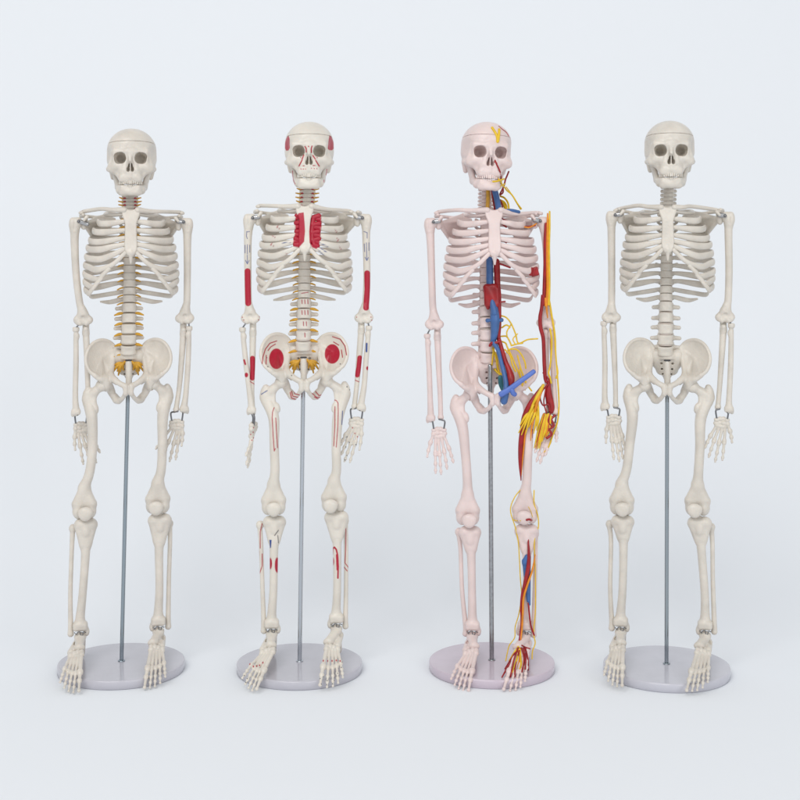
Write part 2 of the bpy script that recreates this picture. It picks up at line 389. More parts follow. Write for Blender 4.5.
class Model:
    def __init__(s, k, cfg, label):
        s.k = k; s.c = cfg; s.px0 = cfg['px0']; s.D = cfg.get('D', 1400.0)
        s.th = math.atan((s.px0-400)/1400.0)
        s.e = bpy.data.objects.new('skeleton_model', None); col.objects.link(s.e)
        s.e.location = ((s.px0-400)*s.D/1400*S, (s.D-1400)*S, 0); s.e.rotation_euler.z = -s.th
        s.e['label'] = label; s.e['category'] = 'anatomical skeleton'; s.e['group'] = 'skeleton models standing in a row'
        s.bone = BONE[k]; s.bvh = []; s.h = .52; s.paint = cfg.get('paint')
    def P(s, px, py, d=0.0):
        q = (s.D+d)/1400.0
        return np.array(((px-s.px0)*math.cos(s.th)*q, d, HC-(py-230)*q))
    def proj(s, V):
        q = (s.D+V[:,1])/1400.0
        return s.px0+V[:,0]/q/math.cos(s.th), 230+(HC-V[:,2])/q
    def add(s, name, VQ, m=None, parent=None, surf=True, **kw):
        m = m or s.bone; V, Q = VQ
        if surf and m == s.bone: s.bvh.append((V, Q))
        pa = None
        if s.paint and m == s.bone: pa = paint_cols(s, name, V)
        return mk(name, VQ, m, parent or s.e, paint=pa, **kw)
    def tube(s, name, pts, r, m, parent=None, rb=None, seg=10):
        P = [s.P(*p) for p in pts]
        up = (0,1,0)
        return s.add(name, sweep(P, r, rb, up=up, seg=seg), m, parent, surf=False)
    def surf(s, px, py, default=-5, off=-.6):
        if not hasattr(s, 'tree'):
            V, Q = merge([(v, q) for v, q in s.bvh]); s.tree = BVHTree.FromPolygons([tuple(v) for v in V], [tuple(int(i) for i in (q[:3] if q[2] == q[3] else q)) for q in Q])
        a = Vector(s.P(px, py, -150)); b = Vector(s.P(px, py, 120))
        h = s.tree.ray_cast(a, (b-a).normalized(), 400)
        return (h[0].y if h[0] is not None else default) + off
    def stube(s, name, pts, r, m, default=-8, off=-.4, n=None, **kw):
        """tube lying on whatever bone is behind it"""
        C = crom(np.array([p[:2] for p in pts], float), n or max(4, int(sum(math.dist(a[:2], b[:2]) for a, b in zip(pts, pts[1:]))/3)))
        ds = [s.surf(x, y, 1e4, off) for x, y in C]; good = [d for d in ds if d < 5e3]
        last = good[0] if good else default; o = []
        for d in ds:
            if d < 5e3: last = d
            o.append(last)
        o = np.array(o); 
        if len(o) > 4: o = np.minimum(o, np.convolve(np.pad(o, 1, 'edge'), (.25,.5,.25), 'valid'))
        return s.tube(name, [(x, y, d) for (x, y), d in zip(C, o)], r, m, **kw)

    def group(s, VQ, R, t, sc=1.0):
        V, Q = VQ; return ((V*sc) @ np.array(R).T + t, Q)

    # ---- stand
    def stand(s):
        k = s.k
        R = 62.7*s.D/1400
        prof = [(0.01,0),(R-1.2,0),(R,.8),(R,7.4),(R-.35,8.4),(R-1.3,9),(R*.5,9),(.01,9)]
        b = s.add('base', lathe(prof, 160), BASE[k], smooth=False)
        for p in b.data.polygons: p.use_smooth = abs(p.normal.z) < .9 and p.area < (R*S)**2*.1
        rx, ry, rd = s.c['rodtop']
        bot = A(0, 0, 8.5); top = s.P(rx, ry, rd)
        s.add('support_rod', sweep([bot, bot*.5+top*.5, top], s.c.get('rodr', 2.15), up=(0,1,0), seg=20, n=12), ROD[k], surf=False)
        s.add('rod_collar', (lathe([(.01,8.8),(3.6,8.8),(3.6,9.6),(3.1,10.1),(.01,10.1)], 32)), ROD[k], surf=False)
        if s.c.get('sleeve'):
            x, y0, y1 = s.c['sleeve']
            s.add('rod_sleeve', sweep([s.P(x,y0,rd-1), s.P(x+.3,y1,rd-1)], 3.1, up=(0,1,0), seg=20, n=10), s.bone, surf=False)
            s.add('plug', sweep([s.P(x-2.6,y0-2.6,rd-3.4), s.P(x+2.6,y0-2.6,rd-3.4)], .8, up=(0,0,1), n=6), CAPD, surf=False)
    # ---- head
    def head(s):
        hx, hy, yaw, pitch, roll, sc = s.c['head']
        R = rotm(0,roll,0) @ rotm(0,0,yaw) @ rotm(pitch,0,0); t = s.P(hx, hy+1, -4); s.hR, s.ht, s.hs = R, t, sc
        g = lambda VQ: s.group(VQ, R, t, sc)
        s.skull = s.add('skull', g(SK_LOW)); s.add('skull_cap', g(SK_CAP), parent=s.skull)
        s.add('upper_teeth', g(TU), parent=s.skull, surf=False)
        j = s.add('mandible', g(MAND), parent=s.skull)
        s.add('lower_teeth', g(TL), parent=s.skull, surf=False)
    # ---- spine
    def spine(s):
        sp = s.c['spine']   # [(px, py)] from skull base to L5 bottom
        ys = [p[1] for p in sp]; xs = [p[0] for p in sp]
        dep = lambda y: float(np.interp(y-s.c['ty'], [176,190,210,240,275,300,325,345,356], [2,3,8,22,22,14,7,8,12]))
        X = lambda y: float(np.interp(y, ys, xs))
        s.sx, s.sd = X, dep
        y0 = ys[0]; yT = s.c['T1']; yL = s.c['L1']; yE = ys[-1]
        levels = []
        for n, a, b, M, hh, nm in ((7, y0, yT, CER, 3.9, 'neck_vertebra'), (12, yT, yL, THO, 7.4, 'chest_vertebra'), (5, yL, yE, LUM, 10.0, 'lumbar_vertebra')):
            st = (b-a)/n
            for i in range(n):
                y = a+st*(i+.5); levels.append((y, y+st/2, nm, st))
                scz = st/hh
                V, Q = M; slope = (dep(y+st/2)-dep(y-st/2))/st
                R = rotm(math.degrees(math.atan(slope))*.7, 0, 0) if nm != 'neck_vertebra' else np.eye(3)
                R = rotm(0,0,s.c.get('syaw',0)) @ R
                gx = 1 if nm != 'chest_vertebra' else .9+.012*i*1.6
                if nm == 'lumbar_vertebra': gx = .93+.03*i
                W = (V*A(gx, 1, scz*.985)) @ np.array(R).T + s.P(X(y), y, dep(y))
                s.add(nm, (W, Q))
                yd = y+st/2
                r = {'neck_vertebra': 4.1, 'chest_vertebra': 5.0, 'lumbar_vertebra': 6.6}[nm]*gx
                t = (.45 if nm != 'lumbar_vertebra' else .75)*.8
                if not (nm == 'lumbar_vertebra' and i == 4):
                    d = lathe([(.01,-t),(r*.96,-t),(r,0),(r*.96,t),(.01,t)], 28)
                    s.add('intervertebral_disc', (d[0]*A(1,.78,1)+s.P(X(yd), yd, dep(yd)), d[1]), DISC if s.k in (1,) else DISC3, surf=False)
        s.levels = levels
        if s.c.get('nerves'):
            for (y, yd, nm, st) in levels:
                for sg in (-1, 1):
                    w = {'neck_vertebra': (4, 11), 'chest_vertebra': (5, 11.5), 'lumbar_vertebra': (6, 14)}[nm]
                    d = dep(yd); j = rnd.uniform(-.6, .6)
                    s.tube('nerve_root', [(X(yd)+sg*w[0], yd-.3, d+1), (X(yd)+sg*(w[0]+w[1])/2, yd+.2, d+2), (X(yd)+sg*(w[1]+j), yd+(1.6 if nm != 'neck_vertebra' else -.6)+j*.5, d+3)],
                           [.85,.9,.6] if nm != 'lumbar_vertebra' else [1.3,1.5,.7], NERVE, seg=8)
                    if nm == 'neck_vertebra':
                        s.add('root_ganglion', sweep([s.P(X(yd)+sg*4.6, yd-.2, d-2.4), s.P(X(yd)+sg*6, yd-.1, d-1.6)], .75, n=4, seg=8), DRED, surf=False)
            # nerve bundle fanning out in front of the sacrum
            x0, y0 = s.c['cauda']
            for sg in (-1, 1):
                for i, (dx, dy) in enumerate(((5,8),(8,9.5),(11,9),(13.5,7),(15,4),(15.5,10),(10,13))):
                    s.tube('sacral_nerve', [(x0+sg*(3.5+i*.2), y0+i*.3, 9+i*.5), (x0+sg*(3.5+dx*.45), y0+dy*.35, 8), (x0+sg*dx, y0+dy, 10+i*.6)], [1.3,1.5,.8], NERVE, seg=8)
    # ---- ribcage
    def cage(s):
        cx, ty, sc, yaw = s.c['cage']    # canonical py 250 maps to 250+ty
        R = rotm(0,0,yaw); c0 = s.P(cx, 250+ty, 0)
        def g(x, d, py): return (R @ (A(x, d, 250-py)*sc)) + c0
        s.g = g
        dep = lambda y: float(np.interp(y, [206,255,290], [-23,-33,-30]))
        wob = [rnd.uniform(-.5,.5) for _ in range(24)]
        for i, (w, yl, yf, xf) in enumerate(RIBS):
            yT = s.c['T1'] + (s.c['L1']-s.c['T1'])*(i+.4)/12 - ty
            for sg in (-1, 1):
                e = wob[i*2+(sg > 0)]; yy = yl+e
                sdp = s.sd(yT+ty)
                Xc = (s.sx(yT+ty)-cx)/sc
                dl = -2
                if i < 7:
                    pts = [(4.5*sg+Xc, sdp+3, yT), (sg*(6+w*.18)+Xc*.6, sdp+9, yT+.3), (sg*w*.68, 30, yT+(yy-yT)*.35+.5), (sg*w*.93, 15, yT+(yy-yT)*.7), (sg*w, dl, yy),
                           (sg*w*.90, -14, yy+1.5), (sg*w*.66, dep(yf)+5, yy+(yf-yy)*.12+1.6), (sg*(xf+w*.28), dep(yf)+.6, yy*.38+yf*.62+1.0), (sg*xf, dep(yf), yf)]
                    if i == 0: pts = [(4.5*sg, sdp+1, yT), (sg*14, sdp+6, yT), (sg*w*.95, 8, yy-2), (sg*w, -4, yy), (sg*w*.7, -15, yy+.3), (sg*xf, -22, yf)]
                    if i == 5: pts[6] = (sg*w*.66, -25, 255.5); pts[7] = (sg*18, -31, 251.5)
                    if i == 6: pts[6] = (sg*w*.70, -24, 265.8); pts[7] = (sg*(17.5), -31, 260.6)
                elif i < 10:
                    tg = {7: (20.5,264.6), 8: (27.5,273.4), 9: (33.5,280.6)}[i]; mid = {7: (31.5,275.2), 8: (36.2,282.6), 9: (40.0,288.6)}[i]
                    pts = [(4.5*sg+Xc, sdp+3, yT), (sg*(6+w*.18)+Xc*.6, sdp+8, yT+.6), (sg*w*.68, 28, yT+(yy-yT)*.4+1.5), (sg*w*.93, 14, yT+(yy-yT)*.75+1), (sg*w, 0, yy),
                           (sg*w*.94, -10, yy+2.2), (sg*mid[0], -20+(9-i)*-2, mid[1]), (sg*(mid[0]*.5+tg[0]*.5+.4), -24+(9-i)*-2.4, mid[1]*.5+tg[1]*.5+.6), (sg*tg[0], -26+(9-i)*-2, tg[1])]
                elif i == 10: pts = [(4.5*sg+Xc, sdp+3, yT), (sg*12, sdp+8, yT+2), (sg*w*.66, 25, yT+4.5), (sg*w*.93, 13, yT+5.5), (sg*w, 3, yy-1.5)]
                else: pts = [(4.5*sg+Xc, sdp+3, yT), (sg*10, sdp+7, yT+1.5), (sg*w*.7, 24, yT+4), (sg*w, 17, yy-1)]
                P = [g(*p) for p in pts]; n = len(P)
                hgt = [1.7, 2.4] + [3.3]*(n-4) + [2.8, 2.1]
                thk = [1.5, 1.6] + [1.5]*(n-4) + [1.5, 1.4]
                if i >= 7: hgt[-4:] = [3.2, 2.8, 2.1, 1.9]; hgt = hgt[:n]
                if i == 6: hgt[-3:] = [3.1, 2.3, 2.0]
                if i >= 10: hgt = [1.6]+[2.3]*(n-2)+[1.0]; thk = [1.3]*(n-1)+[.8]
                if i == 0: hgt = [1.8]*n; thk = [2.4]*n
                s.add('rib', sweep(P, thk, hgt, up=(0,0,1), seg=16, n=int(sum(np.linalg.norm(P[j+1]-P[j]) for j in range(n-1))/.9)))
        # sternum
        pr = []
        c = lambda x, d, py: tuple((R @ (A(x, d, 250-py)*sc)) + c0)
        L = [(208,6.6,-24.2),(210,7.0,-25),(213,6.6,-26),(217,5.0,-27.6),(221,3.9,-28.5),(226,3.9,-29.2),(233,4.1,-30.2),(240,4.5,-31.5),(246,4.2,-32.4),(250,2.4,-33)]
        P = []
        for (y1, w1, d1), (y2, w2, d2) in zip(L[:-1], L[1:]):
            P.append((tri(c(-w1,d1,y1), c(w1,d1,y1), c(w2,d2,y2), 1.7), .05)); P.append((tri(c(-w1,d1,y1), c(w2,d2,y2), c(-w2,d2,y2), 1.7), .05))
        P.append((cone(c(0,-33,249), c(0,-32,259), 2.6, 1.1), 2)); 
        f = Field(add(*P)+sub((ell(c(0,-25,205.6), (4,6,2.2)), 1.5)), h=.5); s.add('sternum', f.mesh(6))
        # clavicles
        for sg, key in ((-1,'clavL'), (1,'clavR')):
            (x, y), (mx, my) = s.c[key]
            a = g(sg*6.5, -25, 208); b = s.P(x, y, 3); m = s.P(mx, my, -13)
            q = b*.8+m*.2 + A(0,4,0.8)
            s.add('collarbone', sweep([a, (a+m)/2+A(0,-1.5,-.4), m, q, b], [3.0,2.3,2.1,2.5,2.9], [3.0,2.3,2.0,2.0,1.8], seg=14))
        # shoulder blades
        for sg, key in ((-1,'shL'), (1,'shR')):
            hx, hy = s.c[key]; gx = hx-sg*8.5
            gl = s.P(gx, hy+1, 4); ac = s.P(gx+sg*2.5, hy-6, 6); inf = g(sg*33, 30, 243); med = g(sg*17, 33, 218); supr = g(sg*25, 30, 211)
            cor = s.P(gx-sg*3, hy-5, -6); lat = (gl+inf)/2 + A(0,0,0)
            F = add((cone(gl, gl+A(0,0,-4), 3.4, 2.8), 0), (tri(gl, inf, med, .8), 2), (tri(gl, med, supr, .8), 2), (cone(gl, inf, 2.0, 1.6), 2), (cone(inf, med, 1.1), 1.5), (cone(med, supr, 1.0), 1),
                    (cone(med+A(0,1,2), ac+A(0,4,0), 1.2, 2.0), 2), (cone(ac+A(0,4,0), ac+A(-sg*2,-4,1), 2.1, 1.9), 1.5), (cone(gl+A(-sg*2,0,3), cor, 1.8, 1.6), 2), (cone(cor, cor+A(sg*2.5,-2,-3), 1.6, 1.4), 1.5))
            s.add('shoulder_blade', Field(F, h=.55).mesh())
    # ---- arms
    def arm(s, a, sg):
        # a: dict in px; sg -1 viewer left
        P = s.P; H = P(*a['head'], 3); e = A(sg,0,0)
        sh = [P(x, y, 3+i*1.0) for i, (x, y) in enumerate(a['hum'])]; el = P(a['elbow'][0], a['elbow'][1]+2.6, 4)
        F = add((ell(H - e*2.0, (5.2,5.2,5.4)), 0), (ell(H+e*2.6+A(0,-1,-.5), (3.4,4.2,5.6)), 2.5), (cone(H+e*.5+A(0,0,-4), sh[0], 4.6, 3.7), 3))
        F += chain([H+e*.5+A(0,0,-4)]+sh+[el+A(0,0,8)], [4.6,3.9]+[3.6]*(len(sh)-1)+[3.7])
        F += add((tri(el+A(0,0,13), el+A(-6.6,.5,2.4), el+A(6.6,.5,2.4), 2.3), 4), (cone(el+A(-4.8,0,-.4), el+A(4.8,-.5,-.4), 2.5, 2.5), 3), (ell(el+e*-7.2+A(0,1,2.0), (2.1,2.4,2.8)), 3), (ell(el+e*6.6+A(0,.5,2.4), (1.8,2,2.8)), 3), (ell(el+e*3.2+A(0,-1.6,-1.2), (2.5,2.5,2.5)), 2), (ell(el-e*3.2+A(0,-1,-1.4), (1.7,2.5,2.6)), 1.5))
        F += sub((ell(el+A(0,-4,4.4), (2.6,2.4,2.2)), 1), (cone(H+e*.7+A(0,-5.6,2), H+e*.9+A(0,-5.2,-7), .7), 1))
        s.add('upper_arm_bone', Field(F, h=s.h).mesh())
        # ulna
        u = [P(x, y, 6-i*.6) for i, (x, y) in enumerate(a['ulna'])]
        F = add((cone(u[0]+A(0,3,7.5), u[0]+A(0,3,-4), 3.4, 3.3), 0), (cone(u[0]+A(0,-2.4,-.5), u[0]+A(0,0,-5), 2.6, 3.0), 1.5)) + chain([u[0]+A(0,1,-3), u[1], u[2], u[3]+A(0,0,1)], [3.4,3.0,2.5,2.5]) + add((ell(u[3], (3.1,2.7,2.4)), 1.5), (cone(u[3], u[3]-e*1.8+A(0,0,-2.6), 1.2, .9), 1))
        F += sub((ell(el+A(-sg*2,1,-1), (4,2.0,2.8)), .6))
        s.add('inner_forearm_bone', Field(F, h=s.h).mesh())
        r = [P(x, y-(2.0 if i == 0 else 0), 3-i*.4) for i, (x, y) in enumerate(a['rad'])]
        F = add((cyl(r[0]+A(0,0,.4), 3.3, 3.3, 2.0, .9), 0)) + chain([r[0], r[0]*.9+r[1]*.1, r[0]*.78+r[1]*.22, r[1], r[2], r[3]+A(0,0,5), r[3]+A(0,0,1)], [2.2,2.1,2.5,2.7,2.8,3.4,4.0]) + add((ell(r[0]*.80+r[1]*.20-e*1.2, (2.2,2.4,3.0)), 2), (rbox(r[3]+A(0,0,1.4), (4.4,3.1,2.5), 1.6), 2), (ell(r[3]+e*3.2+A(0,0,-1.4), (1.5,1.7,2.4)), 1.5))
        s.add('outer_forearm_bone', Field(F, h=s.h).mesh())
        # metal fittings
        hb = a.get('bolt', 10)
        b0 = H - e*3.5 + A(0,-4.0,1.0); b1 = b0 - e*(hb*.62) + A(0,-.4,.9*a.get('btilt',1))
        s.add('shoulder_bolt', sweep([b0, b1], [1.7,1.7], [2.2,2.2], n=5, seg=12), BOLT, surf=False)
        s.add('screw_head', sweep([b0+A(0,-1.6,0), b0+A(0,-2.8,0)], 1.6, up=(1,0,0), n=3), STEEL, surf=False)
        s.add('elbow_pin', sweep([r[0]+A(0,-1.2,1.5), r[0]*.5+(el+e*3.6)*.5+A(0,-2.4,0), el+e*3.4+A(0,-2.0,-1.5)], .75, up=(0,1,0), n=8, seg=8), STEEL, surf=False)
        s.hand(a, sg, u[3], r[3])
    def hand(s, a, sg, ue, re):
        P = s.P; d0 = a.get('hd', 0); C = P(*a['carp'], d0); e = A(sg,0,0); edge = a.get('edge', False)
        wf = a.get('hw', 1.0)*(.35 if edge else 1)
        ax = e*wf + (A(0,-1,0)*.93 if edge else A(0,0,0))
        F = []
        # carpal bones in two rows
        for j, (t, z) in enumerate([(-.95,1.6),(-.3,2.6),(.35,2.6),(1.0,1.4),(-1.05,-1.8),(-.4,-1.4),(.3,-1.4),(1.0,-1.8)]):
            F += add((ell(C+ax*t*5.2+A(0,(j%3-1)*.5,z), (2.7,2.5,2.35)), .6))
        tips = a['tips']
        bases = [C+ax*5.4+A(0,-1,-2), C+ax*3.6+A(0,0,-3.6), C+ax*1.0+A(0,0,-3.9), C-ax*1.8+A(0,0,-3.7), C-ax*4.4+A(0,0,-3.3)]
        k = a.get('palm', .44)
        for i, (b, t) in enumerate(zip(bases, tips)):
            T = P(*t, d0-(2 if not edge else 4*(i-2)) + a.get('curl', -4))
            if i == 0: fr = [(0,2.2),(.40,2.1),(.72,1.7),(1,1.1)]
            else: fr = [(0,2.1),(k,2.0),(k+.26,1.6),(k+.43,1.35),(1,.9)]
            bow = A(0,1.6,0)+(e*.9 if i == 0 else e*(.6*(2-i)*.5))
            pt = [b + (T-b)*f + bow*math.sin(f*math.pi) for f, _ in fr]
            for q in range(len(pt)-1):
                m0, m1 = fr[q][1], fr[q+1][1]; A0 = pt[q]+(pt[q+1]-pt[q])*.06; A1 = pt[q+1]-(pt[q+1]-pt[q])*.06
                mid = (A0+A1)/2
                F += add((cone(A0, A1, m0*.72, m1*.72), .8), (ell(A0, (m0*1.12,)*3), .7), (ell(A1-(A1-A0)*.04, (m1*1.1,)*3), .7))
        s.add('hand', Field(F, h=.4).mesh())
        # springy wire hooks between forearm and wrist
        if edge:
            s.add('wrist_hook', sweep([ue+A(0,-3,-2), ue+A(1,-4,-6), C+A(0,-3,2)], 1.6, n=10, seg=10, up=(0,1,0)), STEEL, surf=False); return
        for (p, q, w) in ((re, C+e*5.0+A(0,-1.5,1.0), 1), (ue, C-e*4.6+A(0,-1.5,2.2), -1)):
            top = p+A(0,-2.5,-1.5)-e*w*1.5
            o = A(q[0]+e[0]*w*1.2, q[1]-1, (top[2]*.8+q[2]*.2))
            s.add('wrist_hook', sweep([top, (top+o)/2+A(0,0,.5), o, q+A(0,0,-.5)], .85, up=(0,1,0), seg=8, n=16), STEEL, surf=False)
    # ---- legs
    def leg(s, L, sg):
        P = s.P; e = A(sg,0,0)
        hd = P(*L['fh'], -1); gt = P(*L['gt'], 4); kn = P(*L['kn'], -1); sh = [P(x, y, -1-2*math.sin((i+1)/ (len(L['fs'])+1)*3.1)) for i, (x, y) in enumerate(L['fs'])]
        F = add((ell(hd, (6.2,6.2,6.2)), 0), (cone(hd, gt*.6+hd*.4+A(0,0,-4), 3.9, 4.9), 1.5), (ell(gt-e*2.6+A(0,0,-.5), (4.2,5.2,6.4), (0,-8*sg,0)), 2), (ell(gt-e*4.0+A(0,-1,5), (2.8,3.2,2.6)), 2),
                (cone(gt-e*4.5+A(0,0,-6), sh[0], 5.8, 5.0), 3), (ell(sh[0]-e*4.0+A(0,1.5,10.5), (2.4,3.0,4.8), (0,14*sg,0)), 4), (tri(hd*.6+gt*.4+A(0,0,-6), gt-e*4+A(0,0,-6), sh[0]+A(0,0,6), 2.2), 2.5))
        w = L.get('kw', 7.0)
        F += chain([gt-e*4.8+A(0,0,-6)]+sh+[kn+A(0,0,19)], [6.9,5.5]+[4.7]*(len(sh)-1)+[5.2])
        F += add((tri(kn+A(0,-.5,20), kn+A(-w-1.5,0,3), kn+A(w+1.5,0,3), 3.6), 5), (cone(kn+A(0,0,18), kn+A(-w*.7,1,3), 4.6, 6.0), 3), (cone(kn+A(0,0,18), kn+A(w*.7,1,3), 4.6, 6.0), 3),
                 (ell(kn+A(-w*.84,2.5,-4.9), (6.2,8,7.9)), 2.5), (ell(kn+A(w*.84,2.5,-4.9), (6.2,8,7.9)), 2.5), (ell(kn+A(-w-3.0,2,1.5), (2.6,3.4,4)), 2), (ell(kn+A(w+3.0,2,1.5), (2.6,3.4,4)), 2))
        F += sub((ell(kn+A(0,6,-9), (2.2,9,5)), 1.5), (ell(kn+A(0,-7.8,-2), (3.4,2.6,7)), 1.5))
        s.add('thigh_bone', Field(F, h=s.h).mesh())
        pt = P(L['pat'][0], L['pat'][1]+.6, -11)
        s.add('kneecap', Field(add((ell(pt, (7.0,3.4,6.6)), 0), (ell(pt+A(0,.3,-3), (4.4,2.4,4.2)), 2), (ell(pt+A(0,.5,2), (7.2,2.4,4)), 2)), h=s.h).mesh())
        t0 = P(L['tt'][0], L['tt'][1]-1.5, 0); tw = L.get('tw', 7.4); ts = [P(x, y, -1+i*.8) for i, (x, y) in enumerate(L['ts'])]; an = P(*L['an'], 3)
        F = add((ell(t0+A(-tw*.68,0,-2.2), (6.0,6.8,4.9)), 0), (ell(t0+A(tw*.68,0,-2.2), (6.0,6.8,4.9)), 2.5), (cone(t0+A(-tw*.62,0,-4), t0*.35+ts[0]*.65, 5.0, 4.2), 3), (cone(t0+A(tw*.62,0,-4), t0*.35+ts[0]*.65, 5.0, 4.2), 3),
                (ell(t0+A(0,-.5,-3.4), (tw*1.05,6.6,5.2)), 2), (tri(t0+A(-tw-.5,0,-5), t0+A(tw+.5,0,-5), ts[0], 3.2), 4), (ell(t0+A(0,-5.2,-9), (3.0,2.4,4.8)), 3), (ell(t0+A(0,0,1.6), (2.6,2,2.2)), 1))
        F += chain([t0+A(0,0,-8)]+ts+[an+A(0,0,14), an+A(0,0,8)], [6.0]+list(np.linspace(4.35,4.0,len(ts)))+[4.6,6.0])
        F += add((rbox(an+A(0,0,5.0), (7.2,5.8,4.2), 3), 3), (ell(an-e*6.2+A(0,0,-.5), (2.8,3.8,4.6)), 2))
        F += sub((ell(an+e*1.2+A(0,0,-2.6), (5.4,8,3.2)), 1.0))
        s.add('shin_bone', Field(F, h=s.h).mesh())
        fb = [P(x, y, 6) for x, y in L['fib']]
        F = add((ell(fb[0]-e*.5, (4.2,3.6,4.0)), 0)) + chain([fb[0]+A(0,0,-2)]+fb[1:-1]+[fb[-1]+A(0,0,8), fb[-1]], [2.6]+[2.25]*(len(fb)-2)+[2.6,3.2])
        s.add('calf_bone', Field(F, h=s.h).mesh())
        # foot
        T = P(*L['tar'], -18)
        hl = an + A(e[0]*1.0, 17, 0); hl[2] = 14.5
        F = add((ell(an+A(0,-1,-5.4), (6.0,7.5,4.6)), 0), (cone(an+A(0,4,-11), hl, 5.2, 5.4), 3), (cone(an+A(0,-5,-6.5), T+A(-sg*3.0,4,3.2), 4.6, 4.2), 2), (ell(T+A(-sg*3.6,3,2.4), (5.4,3.2,4.0)), 1.2),
                (cone(an+A(sg*3,-1,-12), T+A(sg*4.8,2,-1.5), 4.4, 3.4), 2))
        for q, (dx, dz) in enumerate(((-5.6,-.2),(-2.0,-.4),(1.4,-1.4),(5.2,-3.0))): F += add((ell(T+A(sg*dx, -3.5+q*.5, dz), (2.6,3.6,3.0)), .6))
        F += sub((ell(an+A(sg*4.6,-8,-10), (1.6,4,1.8)), 1))
        tips = L['toes']; mth = L.get('mt', .56)
        for i, t in enumerate(tips):
            tp = P(*t, -70+i*2.2); b = T + A(sg*(-5.6+i*2.75), -6+i*.8, -1.2-.7*i)
            r0 = 2.9 if i == 0 else 2.15
            fr = [(0,r0),(mth,r0*.98),(mth+.2,r0*.74),(1,r0*.55)] if i == 0 else [(0,r0),(mth,r0*.95),(mth+.2,r0*.72),(mth+.32,r0*.66),(1,r0*.5)]
            bow = A(0,-1,2.2)
            pp = [b+(tp-b)*f+bow*math.sin(f*math.pi) for f, _ in fr]
            for q in range(len(pp)-1):
                m0, m1 = fr[q][1], fr[q+1][1]; A0 = pp[q]+(pp[q+1]-pp[q])*.05; A1 = pp[q+1]-(pp[q+1]-pp[q])*.05
                F += add((cone(A0, A1, m0*.7, m1*.7), .8), (ell(A0, (m0*1.05,)*3), .7), (ell(A1, (m1*1.12,)*3), .7))
        s.add('foot', Field(F, h=.45).mesh())
        # ankle spring
        z = an+A(0,-6.8,-.6)
        s.add('ankle_spring', sweep([z+A(-5.5,1.5,1), z+A(-3.6,0,-.6), z+A(-2.4,0,1.6), z+A(0,0,1.9), z+A(.5,0,-1.4), z+A(2.6,0,-1.2), z+A(3,0,1.5), z+A(5.5,1.5,.6)], .48, up=(0,1,0), seg=8, n=30), STEEL, surf=False)
    def pelvis(s):
        cx, cy, sc, yaw = s.c['pel']; R = rotm(0,0,yaw) ; t = s.P(cx, cy, 0)
        s.pR, s.pt = R, t
        pl = s.add('pelvis', s.group(PEL, R, t, sc)); s.add('sacrum', s.group(SAC, R, t, sc))
        for sg in (-1, 1):
            q = t + R @ (A(sg*12.5, -2.0, 8.2)*sc)
            s.add('pelvis_screw', sweep([q, q+A(-sg*1.2,-1.6,0)], 1.1, up=(0,0,1), n=3, seg=10), STEEL, surf=False, parent=pl)
    def all(s):
        s.stand(); s.head(); s.spine(); s.cage(); s.pelvis()
        for sg, kk in ((-1,'L'),(1,'R')): s.arm(s.c['arm'+kk], sg); s.leg(s.c['leg'+kk], sg)

# ------------------------------------------------------------------ painted marks (real colour on the plastic)
CR = (.42,.006,.03); CB = (.02,.06,.25); CK = (.03,.03,.04)
def inpoly(x, y, poly):
    r = np.zeros(len(x), bool); n = len(poly)
    for i in range(n):
        (x1,y1),(x2,y2) = poly[i], poly[(i+1)%n]
        if y1 == y2: continue
        c = ((y1 > y) != (y2 > y)) & (x < (x2-x1)*(y-y1)/(y2-y1)+x1); r ^= c
    return r
def segd(x, y, poly, closed=False):
    d = np.full(len(x), 1e3); pts = list(poly)+([poly[0]] if closed else [])
    for (x1,y1),(x2,y2) in zip(pts[:-1], pts[1:]):
        L = (x2-x1)**2+(y2-y1)**2+1e-9; t = np.clip(((x-x1)*(x2-x1)+(y-y1)*(y2-y1))/L, 0, 1)
        d = np.minimum(d, np.hypot(x-x1-t*(x2-x1), y-y1-t*(y2-y1)))
    return d
def paint_cols(s, name, V):
    x, y = s.proj(V); out = np.zeros((len(V), 4))
    bb = (x.min()-2, x.max()+2, y.min()-2, y.max()+2)
    for names, kind, pts, w, c, dmax in s.paint:
        if name not in names: continue
        xs = [p[0] for p in pts]; ys = [p[1] for p in pts]
        if max(xs) < bb[0] or min(xs) > bb[1] or max(ys) < bb[2] or min(ys) > bb[3]: continue
        if kind == 'poly':
            d = segd(x, y, pts, True); d = np.where(inpoly(x, y, pts), -d, d)
        elif kind == 'ell':
            (cx, cy), (rx, ry) = pts[0], w; d = (np.hypot((x-cx)/rx, (y-cy)/ry)-1)*min(rx, ry)
        else: d = segd(x, y, pts) - w
        a = np.clip(.5-d/.5, 0, 1)*(V[:,1] < dmax)
        m = a > out[:,3]; out[m,:3] = c; out[:,3] = np.maximum(out[:,3], a)
    return out

